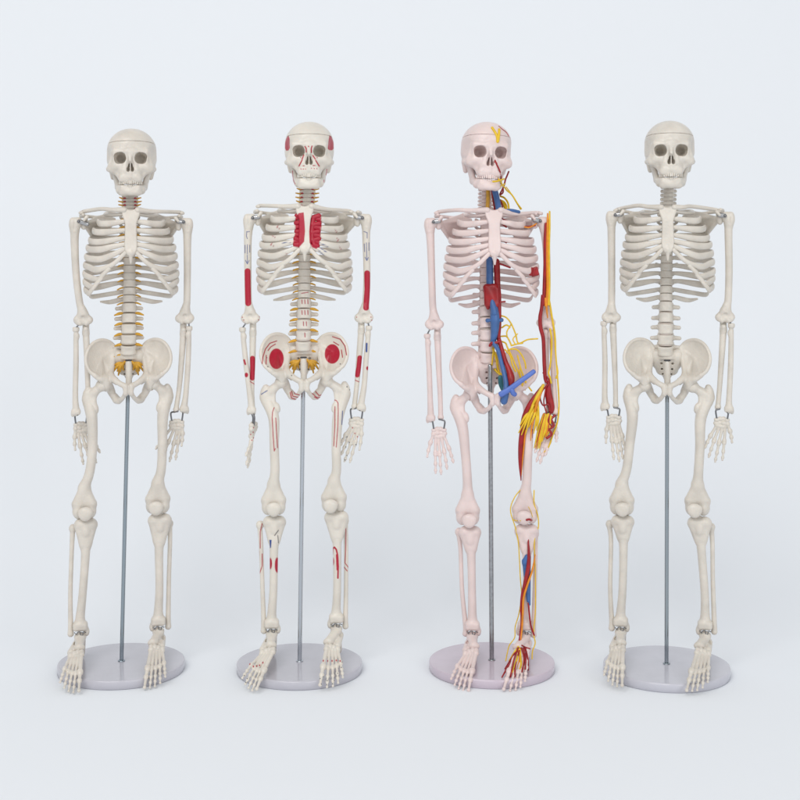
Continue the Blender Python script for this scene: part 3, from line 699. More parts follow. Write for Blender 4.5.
# ------------------------------------------------------------------ measurements of the four models
C4 = dict(px0=666.5, D=1391, rodtop=(667.2,372,3), sleeve=(667.2,363,385), rodr=2.0,
  head=(669.6,150.6,3,0,0,1.0), ty=0, T1=209, L1=301.5, spine=[(669,181),(668,208),(666.8,250),(666,300),(665.5,356)],
  cage=(667.2,0,1.0,1), pel=(667,386.5,1.0,0), clavL=((615,210.5),(637,205.5)), clavR=((720,211.5),(692,206.5)),
  shL=(611.5,216), shR=(728,217),
  armL=dict(head=(611.5,216), hum=[(611,232),(611.3,272),(611.2,303)], elbow=(610.6,317.5), ulna=[(612.6,326),(613.8,355),(615,385),(615.3,407)], rad=[(603.2,326.5),(604.4,362),(604.2,395),(604.6,409)],
            carp=(613.6,420), hd=4, tips=[(605.5,445),(613.5,461),(619,463),(622.5,460),(625,452)], palm=.5),
  armR=dict(head=(728,217), hum=[(728,232),(728.5,272),(727.3,303)], elbow=(724.8,316), ulna=[(723,325.5),(721.3,355),(719.3,385),(717.6,406)], rad=[(730.8,327),(730.2,362),(728.7,395),(728.4,409)],
            carp=(721.3,420), hd=4, tips=[(731.5,441),(722,458.5),(714.8,460.5),(708.5,456),(704.5,447)], palm=.5),
  legL=dict(fh=(645,386), gt=(625,392), fs=[(632.3,418),(629.6,445),(626.5,470)], kn=(621.5,504), kw=6.8, pat=(622.2,510.5), tt=(622.4,521), tw=7, ts=[(623.2,548),(622.4,590)], an=(620.5,629), fib=[(609,526),(610.6,545),(609.8,590),(611.3,631)], tar=(617,649), toes=[(621.8,689),(616.6,690),(612,688.5),(607.6,685),(603.5,679)]),
  legR=dict(fh=(692.5,386), gt=(712,391), fs=[(700.5,418),(699.8,445),(698.4,470)], kn=(697.4,502), kw=7, pat=(694.6,509), tt=(699.5,519.5), tw=7.6, ts=[(701.2,548),(704.4,590)], an=(704.8,628), fib=[(711.2,525),(712.2,545),(712.6,580),(714,629)], tar=(703,647.5), toes=[(686.5,690),(692,690),(697,689),(702.4,686),(707.6,680)]))
C1 = dict(px0=121.5, D=1400, rodtop=(128.4,374,3), sleeve=(128.6,363,385), rodr=2.0,
  head=(131.6,158,-3,0,0,1.0), ty=3, T1=212, L1=303, spine=[(130,188),(130,208),(129.6,250),(129.3,300),(128.3,355)], nerves=True, cauda=(128.4,362),
  cage=(131.2,3,1.015,-1), pel=(128.6,386.5,1.0,-1), clavL=((81,213),(101,209)), clavR=((183,213),(160,211.5)),
  shL=(75.5,222), shR=(187.5,223),
  armL=dict(head=(75.5,222.5), bolt=14, btilt=-3, hum=[(75,245),(76.5,275),(80,303)], elbow=(83.2,319), ulna=[(86,328),(87.3,358),(88,388),(88.6,409)], rad=[(76.2,331),(76.3,362),(75.6,395),(76.2,412)],
            carp=(81.5,425), hd=14, tips=[(75.5,449),(83.5,463),(91,463),(96.5,462),(100,452)], palm=.48),
  armR=dict(head=(187.6,223), hum=[(188,245),(188,275),(187.5,303)], elbow=(185.5,318.5), ulna=[(184,330),(182.3,358),(179.8,388),(176.6,411)], rad=[(189.8,331.5),(188.8,362),(186.5,395),(184.8,412)],
            carp=(177,425), hd=8, tips=[(182,448),(176,461.5),(170,463),(162.5,460),(156,450)], palm=.48),
  legL=dict(fh=(102,385), gt=(84.5,393), fs=[(92,418),(92.7,445),(90,470)], kn=(84.5,505), kw=6.6, pat=(85.6,512), tt=(86,521), tw=7, ts=[(85.6,554),(83,590)], an=(80.5,629), fib=[(73,526),(72,550),(70.8,590),(71,631)], tar=(76,649), toes=[(79,689),(73.6,690),(69,688.5),(64.6,685),(60.6,679)]),
  legR=dict(fh=(154,384), gt=(171.5,392), fs=[(163,418),(162.6,445),(161.5,470)], kn=(158,502.5), kw=6.8, pat=(156,509), tt=(160,519.5), tw=7.4, ts=[(159.2,554),(159.6,590)], an=(158.5,628), fib=[(170,525),(170.3,545),(169.2,580),(168.5,629)], tar=(157,648), toes=[(144.5,690),(150,690),(155,689),(160.4,686),(165.6,680)]))
C2 = dict(px0=299.6, D=1399, rodtop=(303.4,372,3), sleeve=(303.5,360,381), rodr=2.15,
  head=(309.3,151.3,-1,0,0,1.0), ty=1, T1=210, L1=298.5, spine=[(308,181),(306.5,208),(304.6,250),(304.2,300),(303.2,351)], nerves=True, cauda=(303.5,360),
  cage=(304.6,0,1.03,0), pel=(304.2,382,1.03,0), clavL=((258,206.5),(275,206)), clavR=((352,212),(330,209.5)),
  shL=(249.5,218), shR=(366,219),
  armL=dict(head=(249.5,219), hum=[(248,240),(248,275),(248.6,303)], elbow=(250.3,317.5), ulna=[(253,328.5),(252.6,360),(252,390),(253,411)], rad=[(242.6,331.5),(246,362),(249.5,390),(251.5,411)],
            carp=(253.5,425.5), hd=6, edge=True, tips=[(252,447),(249.5,462),(247.8,467),(246.6,464),(246,455)], palm=.5),
  armR=dict(head=(366,219), hum=[(366.5,240),(367.2,275),(366,303)], elbow=(364.3,317.5), ulna=[(361.6,327),(359.3,358),(357,385),(354.6,407)], rad=[(369.2,330.5),(366.5,358),(364.5,385),(361.4,409)],
            carp=(356.4,422), hd=10, tips=[(359.5,451),(350,463),(344.6,462),(341.5,455),(340.5,446)], palm=.5),
  legL=dict(fh=(281,382), gt=(262,391.5), fs=[(273.8,418),(274.3,445),(275,470)], kn=(273.6,502), kw=6.8, pat=(273.8,508.5), tt=(274.5,519.5), tw=7, ts=[(274,550),(273.5,588)], an=(271.8,628), fib=[(259.8,524),(261.2,545),(262.5,585),(263.8,630)], tar=(267.5,648), toes=[(256.6,688.5),(252.2,689.5),(248.6,687),(245.4,683),(242.4,677)]),
  legR=dict(fh=(327,381), gt=(348.5,389), fs=[(338,418),(336.3,445),(336.6,470)], kn=(334,500), kw=7.2, pat=(330.6,506), tt=(336.5,515.5), tw=7.8, ts=[(337.2,548),(337.2,590)], an=(336.3,624), fib=[(345.4,521),(346.2,545),(346.2,585),(345.6,627)], tar=(332.3,646), toes=[(320,686),(327,688),(333,687),(338.2,684),(343,678.5)]))
C3 = dict(px0=491.8, D=1403, rodtop=(490,366,6), rodr=2.3,
  head=(486.4,152,9,0,3,1.02), ty=4, T1=214, L1=306, syaw=9, spine=[(487,188),(486.3,208),(486.5,250),(486.3,300),(487.8,363)],
  cage=(491.2,4,1.035,6), pel=(493.6,396,1.03,6), clavL=((436,213),(456,210)), clavR=((541,213.5),(515,214)),
  shL=(430,222), shR=(543.5,221),
  armL=dict(head=(430,223), hum=[(430.5,245),(431.5,275),(432.5,305)], elbow=(434,324), ulna=[(437.2,333.5),(438.5,365),(440,395),(440.6,418)], rad=[(427,338.5),(429,370),(430,400),(430.6,420)],
            carp=(439,432), hd=2, tips=[(427,458),(435.5,474),(441,475),(447,469.5),(453.3,463)], palm=.5),
  armR=dict(head=(543.5,222), hum=[(546,245),(547,275),(546.2,305)], elbow=(546,322), ulna=[(545.5,331),(546,360),(547,388),(548.5,410)], rad=[(550.8,330),(552.6,362),(554,392),(554.4,412)],
            carp=(549.5,425), hd=2, tips=[(556,441),(545,455),(540,463),(536.5,461),(535,452)], palm=.5),
  legL=dict(fh=(469.5,394), gt=(452,402), fs=[(462.6,428),(465.5,455),(467.3,480)], kn=(467.6,513), kw=6.6, pat=(469.2,520.5), tt=(470,530.5), tw=6.6, ts=[(471.3,558),(472,590)], an=(472.3,631), fib=[(458.6,532),(460.5,550),(462,590),(465.5,634)], tar=(470.5,650), toes=[(468.5,691),(463,691.5),(458.5,689.5),(454.5,686),(451,680)]),
  legR=dict(fh=(517,393), gt=(535,400), fs=[(528.3,428),(527.6,455),(526.8,480)], kn=(525,511), kw=7.4, pat=(524,516.5), tt=(526.5,528), tw=7.8, ts=[(526.8,558),(526.6,590)], an=(524.8,630), fib=[(535.3,533),(535.5,550),(534.6,590),(533.5,634)], tar=(521.5,650), toes=[(503.6,689.5),(510,690.5),(515.5,689.5),(520.3,686.5),(525,680.5)]))

def z2(u, v, ox=220, oy=110, q=.225): return (ox+u*q, oy+v*q)
def zl(l, *a): return [z2(u, v, *a) for u, v in l]
A1 = (220,110,.225); A2 = (220,290,.225); A3 = (220,450,.325); AS = (280,115,.1)
RB = ('rib','sternum'); HU = ('upper_arm_bone',); FA = ('inner_forearm_bone','outer_forearm_bone'); PE = ('pelvis',); FE = ('thigh_bone',); TI = ('shin_bone',); FI = ('calf_bone',); SKN = ('skull','skull_cap','mandible'); LV = ('lumbar_vertebra','chest_vertebra')
pt = []
def pp(names, kind, l, w=0.0, c=CR, fr=A1, dmax=0.0): pt.append((names, kind, zl(l, *fr), w, c, dmax))
# head
pp(SKN,'poly',[(85,205),(96,240),(98,330),(85,355),(62,358),(48,330),(48,290),(62,235)],c=CR,fr=AS,dmax=30)
pp(SKN,'poly',[(495,200),(515,215),(545,290),(545,330),(520,352),(490,350),(478,335),(485,260)],c=CR,fr=AS,dmax=30)
for l in ([(250,315),(262,335),(262,370)],[(320,310),(312,340),(315,375)],[(238,400),(222,440)],[(222,450),(190,510)],[(330,405),(352,440)],[(358,455),(392,510)],[(285,312),(287,316)]): pp(SKN,'line',l,.6,fr=AS)
for l in ([(208,538),(212,540)],[(230,540),(236,540)],[(255,540),(257,540)],[(230,508),(242,508)],[(315,532),(317,532)],[(340,532),(345,536)],[(368,536),(370,538)],[(330,505),(352,505)],[(205,425),(206,426)],[(372,425),(373,426)]): pp(SKN,'line',l,.42,fr=AS)
for l in ([(125,560),(130,640),(150,690)],[(470,540),(462,600)],[(440,650),(440,670)]): pp(SKN,'line',l,.4,fr=AS)
# chest
for l in ([(262,510),(252,520),(265,528)],[(245,548),(232,558),(245,566)],[(236,588),(224,598),(238,604)],[(510,532),(520,542),(508,552)],[(518,568),(528,578),(516,588)],[(530,608),(540,620),(528,630)]): pp(RB,'line',l,.28)
for l in ([(275,590),(315,588)],[(282,620),(320,606)],[(440,590),(480,608)],[(440,608),(476,634)],[(436,622),(465,650)]): pp(RB,'line',l,.35,CB)
pp(RB,'line',[(292,638),(298,640)],.3)
pp(RB,'poly',[(372,455),(376,500),(378,540),(374,585),(350,612),(325,606),(326,575),(336,540),(332,500),(336,475),(350,458)],dmax=-20)
pp(RB,'poly',[(404,480),(418,458),(440,458),(450,480),(452,510),(446,545),(448,570),(440,598),(432,618),(410,612),(398,590),(396,540),(400,505)],dmax=-20)
# humeri
for l in ([(120,540),(118,560),(122,572)],[(132,540),(120,542)],[(112,600),(112,635)],[(122,598),(122,640)],[(133,600),(133,632)],[(122,645),(122,680)],[(114,668),(122,684),(130,668)]): pp(HU,'line',l,.32,CB,dmax=6)
for l in ([(640,540),(655,545),(655,570)],[(642,595),(644,630)],[(652,590),(653,640)],[(663,590),(663,625)],[(653,640),(654,668)],[(646,655),(654,670),(661,655)]): pp(HU,'line',l,.32,CB,dmax=6)
pp(HU,'line',[(123,716),(124,780),(126,858)],2.95,dmax=9); pp(HU,'line',[(655,726),(656,800),(650,880)],2.95,dmax=9)
# forearms
pp(FA,'line',[(145,302),(146,350),(144,390)],2.5,fr=A2,dmax=9); pp(FA,'line',[(622,303),(618,345),(611,380)],2.5,fr=A2,dmax=9)
pp(FA,'ell',[(118,376)],(1.8,2.4),fr=A2,dmax=9); pp(FA,'line',[(108,310),(113,328)],.9,fr=A2,dmax=9); pp(FA,'ell',[(656,350)],(1.2,2),fr=A2,dmax=9)
pp(FA,'line',[(135,405),(155,418)],.4,fr=A2,dmax=9); pp(FA,'line',[(600,402),(618,410)],.4,fr=A2,dmax=9); pp(FA,'line',[(653,240),(652,275)],.9,CB,fr=A2,dmax=9)
pp(FA,'line',[(122,225),(122,262)],.4,CK,fr=A2,dmax=9)
for q in ((100,120),(176,118),(172,132),(106,132),(608,122),(672,122),(676,136)): pp(HU,'ell',[q],(.55,.55),CR,fr=A2,dmax=9)
# vertebrae
for y, n in ((52,3),(100,3),(150,2),(200,1)):
    for i in range(n): x = 377+(i-(n-1)/2)*13; pp(LV,'line',[(x,y-9),(x+1,y+9)],.42,fr=A2,dmax=20)
pp(LV,'line',[(362,15),(392,10)],.4,fr=A2,dmax=20)
# pelvis
pp(PE,'ell',[(251,305)],(7.3,10.3),fr=A2,dmax=40); pp(PE,'ell',[(499,285)],(7.6,9.8),fr=A2,dmax=40)
for l in ([(252,226),(222,236),(202,262),(190,300),(188,325)],[(246,240),(226,252),(214,268)],[(206,290),(205,328)],[(500,208),(535,220),(556,250),(563,290)],[(505,232),(528,246)],[(540,268),(545,300)]): pp(PE,'line',l,.5,fr=A2,dmax=40)
for l in ([(318,450),(324,472),(352,478)],[(312,455),(318,480),(340,487)],[(328,446),(334,462),(352,466)],[(410,460),(430,478),(460,478)],[(425,452),(440,470),(462,465)],[(420,476),(440,487),(458,484)]): pp(PE,'line',l,.5,fr=A2,dmax=20)
for q in ((213,340),(208,300),(535,330),(318,380)): pp(PE,'ell',[q],(.55,.55),CK,fr=A2,dmax=20)
# thighs
for l in ([(241,522),(234,540),(232,565),(236,640),(241,712)],[(248,568),(252,640),(256,700)],[(241,715),(246,704)],[(508,490),(518,493),(525,505),(526,540),(524,610),(517,700)],[(511,520),(511,600),(506,695)]): pp(FE,'line',l,.42,fr=A2,dmax=6)
for l in ([(184,462),(210,446)],[(545,540),(542,600)]): pp(FE,'line',l,.4,CB,fr=A2,dmax=9)
for q in ((562,408),(575,412),(580,430),(565,432),(578,445)): pp(FE,'ell',[q],(.6,.6),CK,fr=A2,dmax=9)
# shins
pp(TI,'ell',[(155,348)],(1.7,5.6),fr=A3,dmax=6); pp(TI,'ell',[(176,353)],(2.4,7.6),fr=A3,dmax=6)
pp(TI,'poly',[(152,275),(159,275),(157,300),(154,300)],c=CB,fr=A3,dmax=6); pp(TI,'line',[(168,262),(180,246)],.35,CK,fr=A3,dmax=6); pp(TI,'line',[(178,262),(180,285)],.35,CK,fr=A3,dmax=6)
pp(TI,'line',[(346,322),(347,306),(352,301),(358,308),(362,325),(364,360),(363,396)],.85,fr=A3,dmax=6); pp(TI,'line',[(360,325),(362,370)],1.1,fr=A3,dmax=6); pp(TI,'ell',[(348,345)],(1.2,4),fr=A3,dmax=6)
for l in ([(130,225),(124,250),(124,300)],[(130,318),(130,355),(122,378)],[(120,310),(120,345)],[(384,225),(388,250),(387,310),(385,350),(400,370)],[(380,300),(380,360),(392,375)]): pp(FI,'line',l,.42,fr=A3,dmax=9)
# feet and hands: small red and black dots
for q in ((92,655),(103,663),(113,662),(122,660),(132,652),(318,650),(331,651),(345,651),(358,650),(370,652)): pp(('foot',),'ell',[q],(.7,1.0),CR,fr=A3,dmax=60)
for q in ((75,690),(84,700),(94,705),(104,706),(114,712),(80,712),(88,722),(98,728),(308,705),(318,700),(330,712),(342,705),(352,712),(362,690),(374,672),(312,722),(328,724),(346,722),(376,655)): pp(('foot',),'ell',[q],(.5,.55),CK,fr=A3,dmax=60)
for q in ((150,610),(148,630),(137,640),(150,655),(142,665),(585,650),(600,640),(612,655),(590,615)): pp(('hand',),'ell',[q],(.55,.7),CR,fr=A2,dmax=60)
for q in ((565,655),(575,680),(560,700),(545,660),(550,735),(565,738),(556,758),(605,690)): pp(('hand',),'ell',[q],(.6,.6),(.08,.10,.16),fr=A2,dmax=60)
C2['paint'] = pt
def w3(l, ox=460, oy=115, q=.1): return [(ox+u*q, oy+v*q) for u, v in l]
C3['paint'] = [(('mandible','skull'),'line',w3([(400,560),(404,600)]),.3,CR,0)]

MODELS = {}
for k, cfg, lab in ((1, C1, 'leftmost skeleton, greyish bone with short yellow nerve stubs along the spine, no painted marks'),
                    (2, C2, 'skeleton with dark red muscle patches painted on its skull, chest, arms and hips'),
                    (3, C3, 'pinkish skeleton with red arteries, blue veins and long yellow nerves down one side'),
                    (4, C4, 'rightmost skeleton, plain warm bone colour with no nerves, vessels or painted patches')):
    m = Model(k, cfg, lab); m.all(); MODELS[k] = m
    print('model', k, round(time.time()-T0, 1))

# ------------------------------------------------------------------ model 2: raised red muscle plates beside the breastbone
m = MODELS[2]
for side, axis, lobes in ((-1, [(365,468),(366,500),(366,540),(362,580),(350,598)], [(345,470),(342,502),(344,540),(340,572),(338,598)]),
                          (1, [(414,478),(410,510),(408,545),(410,580),(420,600)], [(436,470),(438,505),(434,540),(436,572),(430,604)])):
    P = []
    def q(u, v): x, y = z2(u, v); return m.P(x, y, float(np.interp(y, [208,255], [-24.5,-33.5])))
    ax = [q(*p) for p in axis]
    for a, b in zip(ax[:-1], ax[1:]): P.append((cone(a, b, 2.3), .8))
    for a, l in zip(ax, lobes): P.append((cone(a, q(l[0]+(-3 if side < 0 else 3), l[1]), 2.4, 2.5), .8))
    V, Q = Field(add(*P), h=.45).mesh(); mk('muscle_plate', (V, Q), DRED, m.e)

# ------------------------------------------------------------------ model 3: vessels and nerves on its left side
m = MODELS[3]
u3 = lambda l, d=None: [(400+p[0]/4, 110+p[1]/4) + tuple(p[2:]) for p in l]       # upper body measurements
l3 = lambda l: [(400+p[0]/4, 290+p[1]/4) + tuple(p[2:]) for p in l]
s3 = lambda l: [(460+p[0]/10, 115+p[1]/10) + tuple(p[2:]) for p in l]
f3 = lambda l: [(480+p[0]*.2624, 490+p[1]*.2625) + tuple(p[2:]) for p in l]
Y3, O3 = NERVE3, NERVEO
for l, r in (([(375,268),(375,235),(360,190),(322,128)],1.3), ([(380,262),(388,205),(392,145)],1.3)): m.stube('nerve', s3(l), r, Y3)
m.stube('artery', s3([(388,112),(425,145),(460,172),(486,212)]), .45, RED)
m.stube('artery', s3([(350,455),(372,505),(396,555),(408,605),(412,650)]), .8, RED); m.stube('artery', s3([(340,470),(362,470),(372,490)]), .4, RED)
m.tube('artery', s3([(487,567,-6),(470,610,-12),(455,645,-14),(442,700,-14),(425,740,-12),(400,790,-8)]), .85, RED)
m.tube('nerve', s3([(330,666,-38),(370,662,-36),(410,650,-31),(440,640,-25)]), .9, Y3); m.tube('nerve', s3([(385,640,-30),(410,668,-27),(420,700,-22),(445,722,-16),(470,755,-12),(520,800,-9)])+u3([(470,375,-6),(485,395,-2)]), .8, Y3)
m.tube('nerve', s3([(395,715,-26),(420,700,-22),(450,690,-16)]), .8, Y3); m.tube('nerve', u3([(425,308,-12),(445,335,-8),(462,365,-5),(482,398,-2)]), .5, Y3)
# neck
m.tube('jugular_vein', u3([(378,318,-9),(385,345,-10),(392,380,-13),(397,415,-18)]), 3.0, BLUE); m.tube('artery', u3([(368,320,-6),(372,350,-6),(378,385,-8),(380,412,-12)]), 1.2, RED)
m.tube('nerve', u3([(352,325,-4),(352,360,-4),(350,395,-5),(352,412,-8)]), 2.0, NERVE)
for l in ([(402,345,2),(418,352,0),(432,372,-4),(436,400,-8)],[(400,360,2),(416,368,0),(426,385,-4),(424,402,-8)],[(400,375,2),(412,380,0),(418,392,-4),(412,404,-8)],[(410,368,-1),(425,395,-6),(440,398,-8)]): m.tube('nerve', u3(l), .95, Y3)
for l in ([(400,360,-1),(408,378,-4),(410,402,-8)],[(400,340,-6),(412,330,-8),(412,310,-10)]): m.tube('artery', u3(l), .8, RED)
m.tube('subclavian_vein', u3([(392,410,-16),(415,404,-18),(445,402,-16),(475,408,-12)]), 1.7, BLUE)
m.tube('artery', u3([(392,425,-12),(420,440,-14),(450,452,-12),(482,464,-10),(510,466,-8),(540,463,-4)]), .8, RED); m.tube('nerve', u3([(480,462,-11),(515,470,-9),(545,455,-3)]), .7, O3)
for l in ([(402,452,-14),(425,468,-14)],[(400,515,-16),(425,530,-16)],[(405,560,-18),(440,580,-16)],[(400,615,-18),(440,630,-16)]): m.tube('artery', u3(l), .9, RED)
# chest and belly
cd = 4
m.tube('vena_cava', u3([(358,600,cd),(359,640,cd),(360,700,cd),(368,760,cd-3)])+l3([(375,60,cd-5),(380,120,cd-6),(378,170,cd-6),(372,212,cd-4)]), [3.4,3.6,3.6,3.4,3.6,4.8,3.8,2.6], BLUE)
m.tube('aorta', u3([(386,606,cd),(388,640,cd),(390,700,cd)])+l3([(393,20,cd-2),(396,80,cd-3),(396,140,cd-3),(394,185,cd-3),(400,215,cd-4)]), [3.2,3.2,3.0,3.0,2.4,2.4,2.2,2.2], RED)
V, Q = Field(add((tri(m.P(486.5,287.5,1), m.P(496,286.5,1), m.P(495,305,-1), 3.2), 0), (tri(m.P(486.5,287.5,1), m.P(495,305,-1), m.P(487.2,304,-1), 3.0), 2), (cone(m.P(496.5,289,-1), m.P(498,303,-1), 2.4), 2), (cone(m.P(485.5,288,2), m.P(484.5,291,3), 1.8), 1.5), (cone(m.P(487,305,0), m.P(488,308,0), 1.8), 1.5)), h=.5).mesh(6)
m.add('diaphragm_artery', (V, Q), RED, surf=False)
m.tube('vena_cava_front', l3([(368,30,-2),(371,55,-3),(378,90,-4)]), [.8,3.0,3.6], BLUE)
m.tube('artery', l3([(400,48,-3),(420,46,-3)]), .8, RED)
m.tube('renal_vein', l3([(350,122,-1),(364,121,-3),(380,122,-3),(396,121,-3),(406,120,-1)]), [2.2,1.6,2.6,1.6,2.2], BLUE)
m.tube('artery', l3([(360,222,-2),(368,212,-4),(382,212,-5),(398,205,-4)]), 1.5, RED)
m.tube('iliac_artery', l3([(398,200,-3),(408,240,-5),(422,285,-8),(436,320,-11),(444,350,-14),(445,378,-16)]), [1.8,2.2,2.2,2.8,3.6,2.6], RED)
m.tube('iliac_vein', l3([(376,212,-4),(392,240,-6),(404,285,-8),(416,330,-11),(424,370,-15),(424,410,-18),(416,444,-16)]), [2.4,2.2,2.2,2.4,2.6,3.2,3.6], BLUE)
m.tube('pelvic_vein', l3([(402,350,2),(404,375,4),(412,395,6)]), 2.6, TEAL)
m.tube('femoral_vein', l3([(402,418,-23),(440,395,-23),(480,365,-22),(515,340,-20),(536,324,-18)]), [2.9,2.8,2.6,2.4,2.3], LBLUE, rb=[1.7,1.7,1.6,1.5,1.5]); m.tube('vein_stub', l3([(448,400,-23),(452,412,-23),(458,416,-22)]), 2.5, LBLUE)
for l, r in (([(402,102,2),(425,110,-2),(445,135,-4),(462,175,-4),(474,212,-4),(510,198,-6),(550,194,-8)],.75), ([(408,150,2),(425,140,-1),(440,148,-3),(436,152,-3)],.8), ([(406,185,2),(425,185,-1),(436,200,-3),(446,222,-5)],.8),
             ([(404,205,2),(422,212,-1),(430,230,-4),(446,262,-5),(462,300,-6),(480,345,-6),(500,398,-6)],.8), ([(446,135,-3),(428,165,-3),(428,185,-3)],.7), ([(445,222,-5),(470,215,-5),(490,212,-6)],.8),
             ([(432,240,-5),(450,235,-6),(470,240,-6),(488,262,-6),(500,290,-6),(503,312,-6)],.8), ([(420,238,-4),(440,262,-6),(450,300,-8),(462,325,-9)],.8), ([(460,215,-5),(452,195,-4),(470,175,-4)],.6), ([(470,262,-6),(485,320,-7),(505,372,-8),(526,402,-8)],.8),
             ([(478,318,-7),(485,360,-8),(492,396,-8)],.7), ([(376,228,3),(372,260,2),(368,300,6)],.8), ([(372,235,3),(385,275,4),(392,315,8),(400,340,8)],1.1), ([(380,250,3),(398,290,6),(412,330,6)],1.0), ([(375,300,10),(385,325,8),(410,345,4)],1.0), ([(378,318,10),(395,332,8),(418,338,4)],1.0)): m.tube('nerve', l3(l), r, Y3)
V, Q = Field(add((rbox(m.P(534.4,271.5,-12), (4.0,5,4.4), 1.3, (0,-12,0)), 0), (cone(m.P(530.5,274,-17), m.P(531.5,269,-17), 1.8), 1)), h=.5).mesh(); m.add('heart_stub', (V, Q), RED, surf=False)
# arm
m.tube('nerve', u3([(598,407,-2),(598,470,-4),(596,540,-4),(596,620,-4),(597,700,-4),(594,780,-4)])+l3([(596,40,-3),(606,100,-1),(616,160,0),(620,200,0),(622,250,-2),(628,330,-4),(633,400,-3),(635,470,-2),(628,530,-2),(610,580,-2),(594,625,-2),(578,646,-2)]), [.9,1.0,1.0,1.0,1.2,1.3]+[1.0]*4+[.8]*8, Y3)
m.tube('nerve', u3([(590,415,-3),(590,470,-4),(588,560,-4),(589,640,-4),(590,720,-4),(584,785,-4)])+l3([(582,30,-4),(586,75,-3),(590,110,-2)]), [.8,1.2,1.4,1.4,1.6,1.4,1.4,1.0,.6], O3)
m.tube('artery', u3([(583,455,-3),(580,520,-3.4),(580,600,-3.4),(577,700,-3.4),(573,780,-3.4)])+l3([(571,20,-4),(566,70,-4),(560,110,-4),(562,150,-4),(572,190,-4),(575,240,-4),(577,300,-4),(582,360,-4),(598,370,-4)]), [1.3,1.8,1.8,1.8,1.7,1.8,1.7,2.0,2.0,1.9,1.9,1.9,1.7,.8], RED)
m.tube('artery', l3([(598,355,-3),(592,400,-3),(598,440,-3),(604,470,-3),(604,488,-3)]), [1.2,3.2,3.8,3.4,2.0], RED, rb=[1.2,2,2.2,2,1])
m.tube('artery', l3([(572,330,-4),(590,350,-5),(594,370,-6),(570,400,-6),(560,430,-6),(572,460,-6),(592,455,-7),(600,480,-6)]), .8, RED)
m.tube('artery', l3([(585,380,-5),(578,420,-6),(575,450,-6),(585,490,-6)]), .7, RED)
for l in ([(600,155,-1),(606,200,-2),(604,260,-3),(600,300,-4),(594,330,-5),(600,350,-5),(604,370,-5)],[(626,300,-3),(630,330,-4),(624,350,-4)]): m.tube('nerve', l3(l), .9, Y3)
m.tube('nerve', l3([(601,150,2),(602,200,1),(603,240,0)]), .6, O3)
# wrist and hand strands
m.tube('artery', l3([(618,500,-4),(605,515,-5),(614,540,-6),(596,555,-6),(606,575,-6),(588,590,-6)]), 1.3, RED); m.tube('artery', l3([(600,495,-5),(592,520,-6),(602,540,-6)]), 1.0, RED)
rr = random.Random(7)
for i in range(13):
    x0 = 572+i*2.6; x1 = 538+i*4.6+rr.uniform(-4,4); y1 = 640-i*5.5+rr.uniform(-14,14); mt = (Y3, O3, RED, Y3)[i%4] if i != 6 else Y3
    m.tube('nerve' if mt is not RED else 'artery', l3([(x0,498+rr.uniform(-4,6),-5),((x0*.6+x1*.4)+rr.uniform(-4,3),555,-6),(x1,y1,-5)]), [1.1,1.15,.55], mt, seg=8)
# bundle over the upper thigh
for i, (a, b, c, r) in enumerate((((572,380),(545,430),(518,480),1.6),((568,390),(548,450),(536,500),1.6),((545,430),(525,475),(474,570),1.3),((540,450),(515,500),(486,578),1.2),((545,455),(520,510),(502,575),1.2),((548,460),(535,505),(514,548),1.2),((550,465),(545,520),(534,572),1.2),((552,470),(552,520),(546,560),1.2),((535,460),(500,505),(480,540),1.2),((548,470),(528,540),(522,600),1.0),((550,440),(553,480),(556,520),1.0))):
    m.tube('nerve', l3([(*a,-8),(*b,-12),(*c,-11)]), [r,r*1.05,.5], O3 if i in (1,9) else Y3, seg=8)
m.tube('femoral_artery', l3([(566,388,-7),(540,425,-9),(515,465,-10),(498,510,-9),(490,560,-8),(483,620,-7),(481,690,-6),(484,760,-4)]), [1.6,2.2,2.6,3.0,2.8,2.6,1.9,.5], RED)
m.tube('nerve', l3([(502,560,-9),(496,620,-8),(490,680,-7),(486,740,-5)]), [1,.8,.6,.3], O3); m.tube('artery', l3([(530,556,-6),(528,590,-6)]), .5, RED)
# leg
m.tube('nerve', f3([(152,0,-5),(133,25,-5),(118,60,-4),(118,90,-4),(134,140,-4),(146,200,-4),(150,260,-4),(154,340,-4),(158,400,-3),(148,470,-3),(134,520,-3),(132,560,-6),(112,590,-10),(104,620,-18),(98,650,-26)]), .55, Y3)
m.tube('nerve', f3([(206,0,-5),(206,50,-5),(220,95,-3),(222,140,-2),(210,170,-3),(207,220,-4),(210,300,-4),(211,400,-4),(210,470,-3),(204,540,-3),(210,580,-5),(200,610,-10),(198,640,-18)]), .6, Y3)
m.stube('nerve', f3([(124,112),(140,116),(154,116)]), .5, Y3); m.stube('artery', f3([(178,112),(188,110),(196,114)]), 1.1, RED)
m.stube('nerve', f3([(184,62),(194,80),(200,100)]), .3, Y3)
mm = f3([(176,236),(166,250),(162,272),(165,295),(176,300),(180,400),(186,440),(192,440),(196,380),(190,300),(190,240)])
V, Q = Field(add((tri(m.P(523.5,560,-6), m.P(528.5,556,-6), m.P(528,600,-6), 1.6), 0), (tri(m.P(526,556,-6), m.P(529.5,556,-6), m.P(529.6,604,-6), 1.0), 1), (cone(m.P(527.3,556.5,-6), m.P(525,562,-6), 2.6), 2)), h=.45).mesh(8); m.add('shin_vein', (V, Q), BLUE, surf=False)
m.tube('artery', f3([(184,165,-6),(184,200,-7),(186,240,-8),(184,290,-9),(172,350,-9),(160,400,-9),(156,450,-8),(158,500,-7),(152,560,-10),(146,600,-18),(130,640,-32),(108,670,-44),(84,712,-56)]), [.3,.9,1.5,2.0,1.9,1.4,1.1,1.1,1.1,1.2,1.1,1,.7], RED)
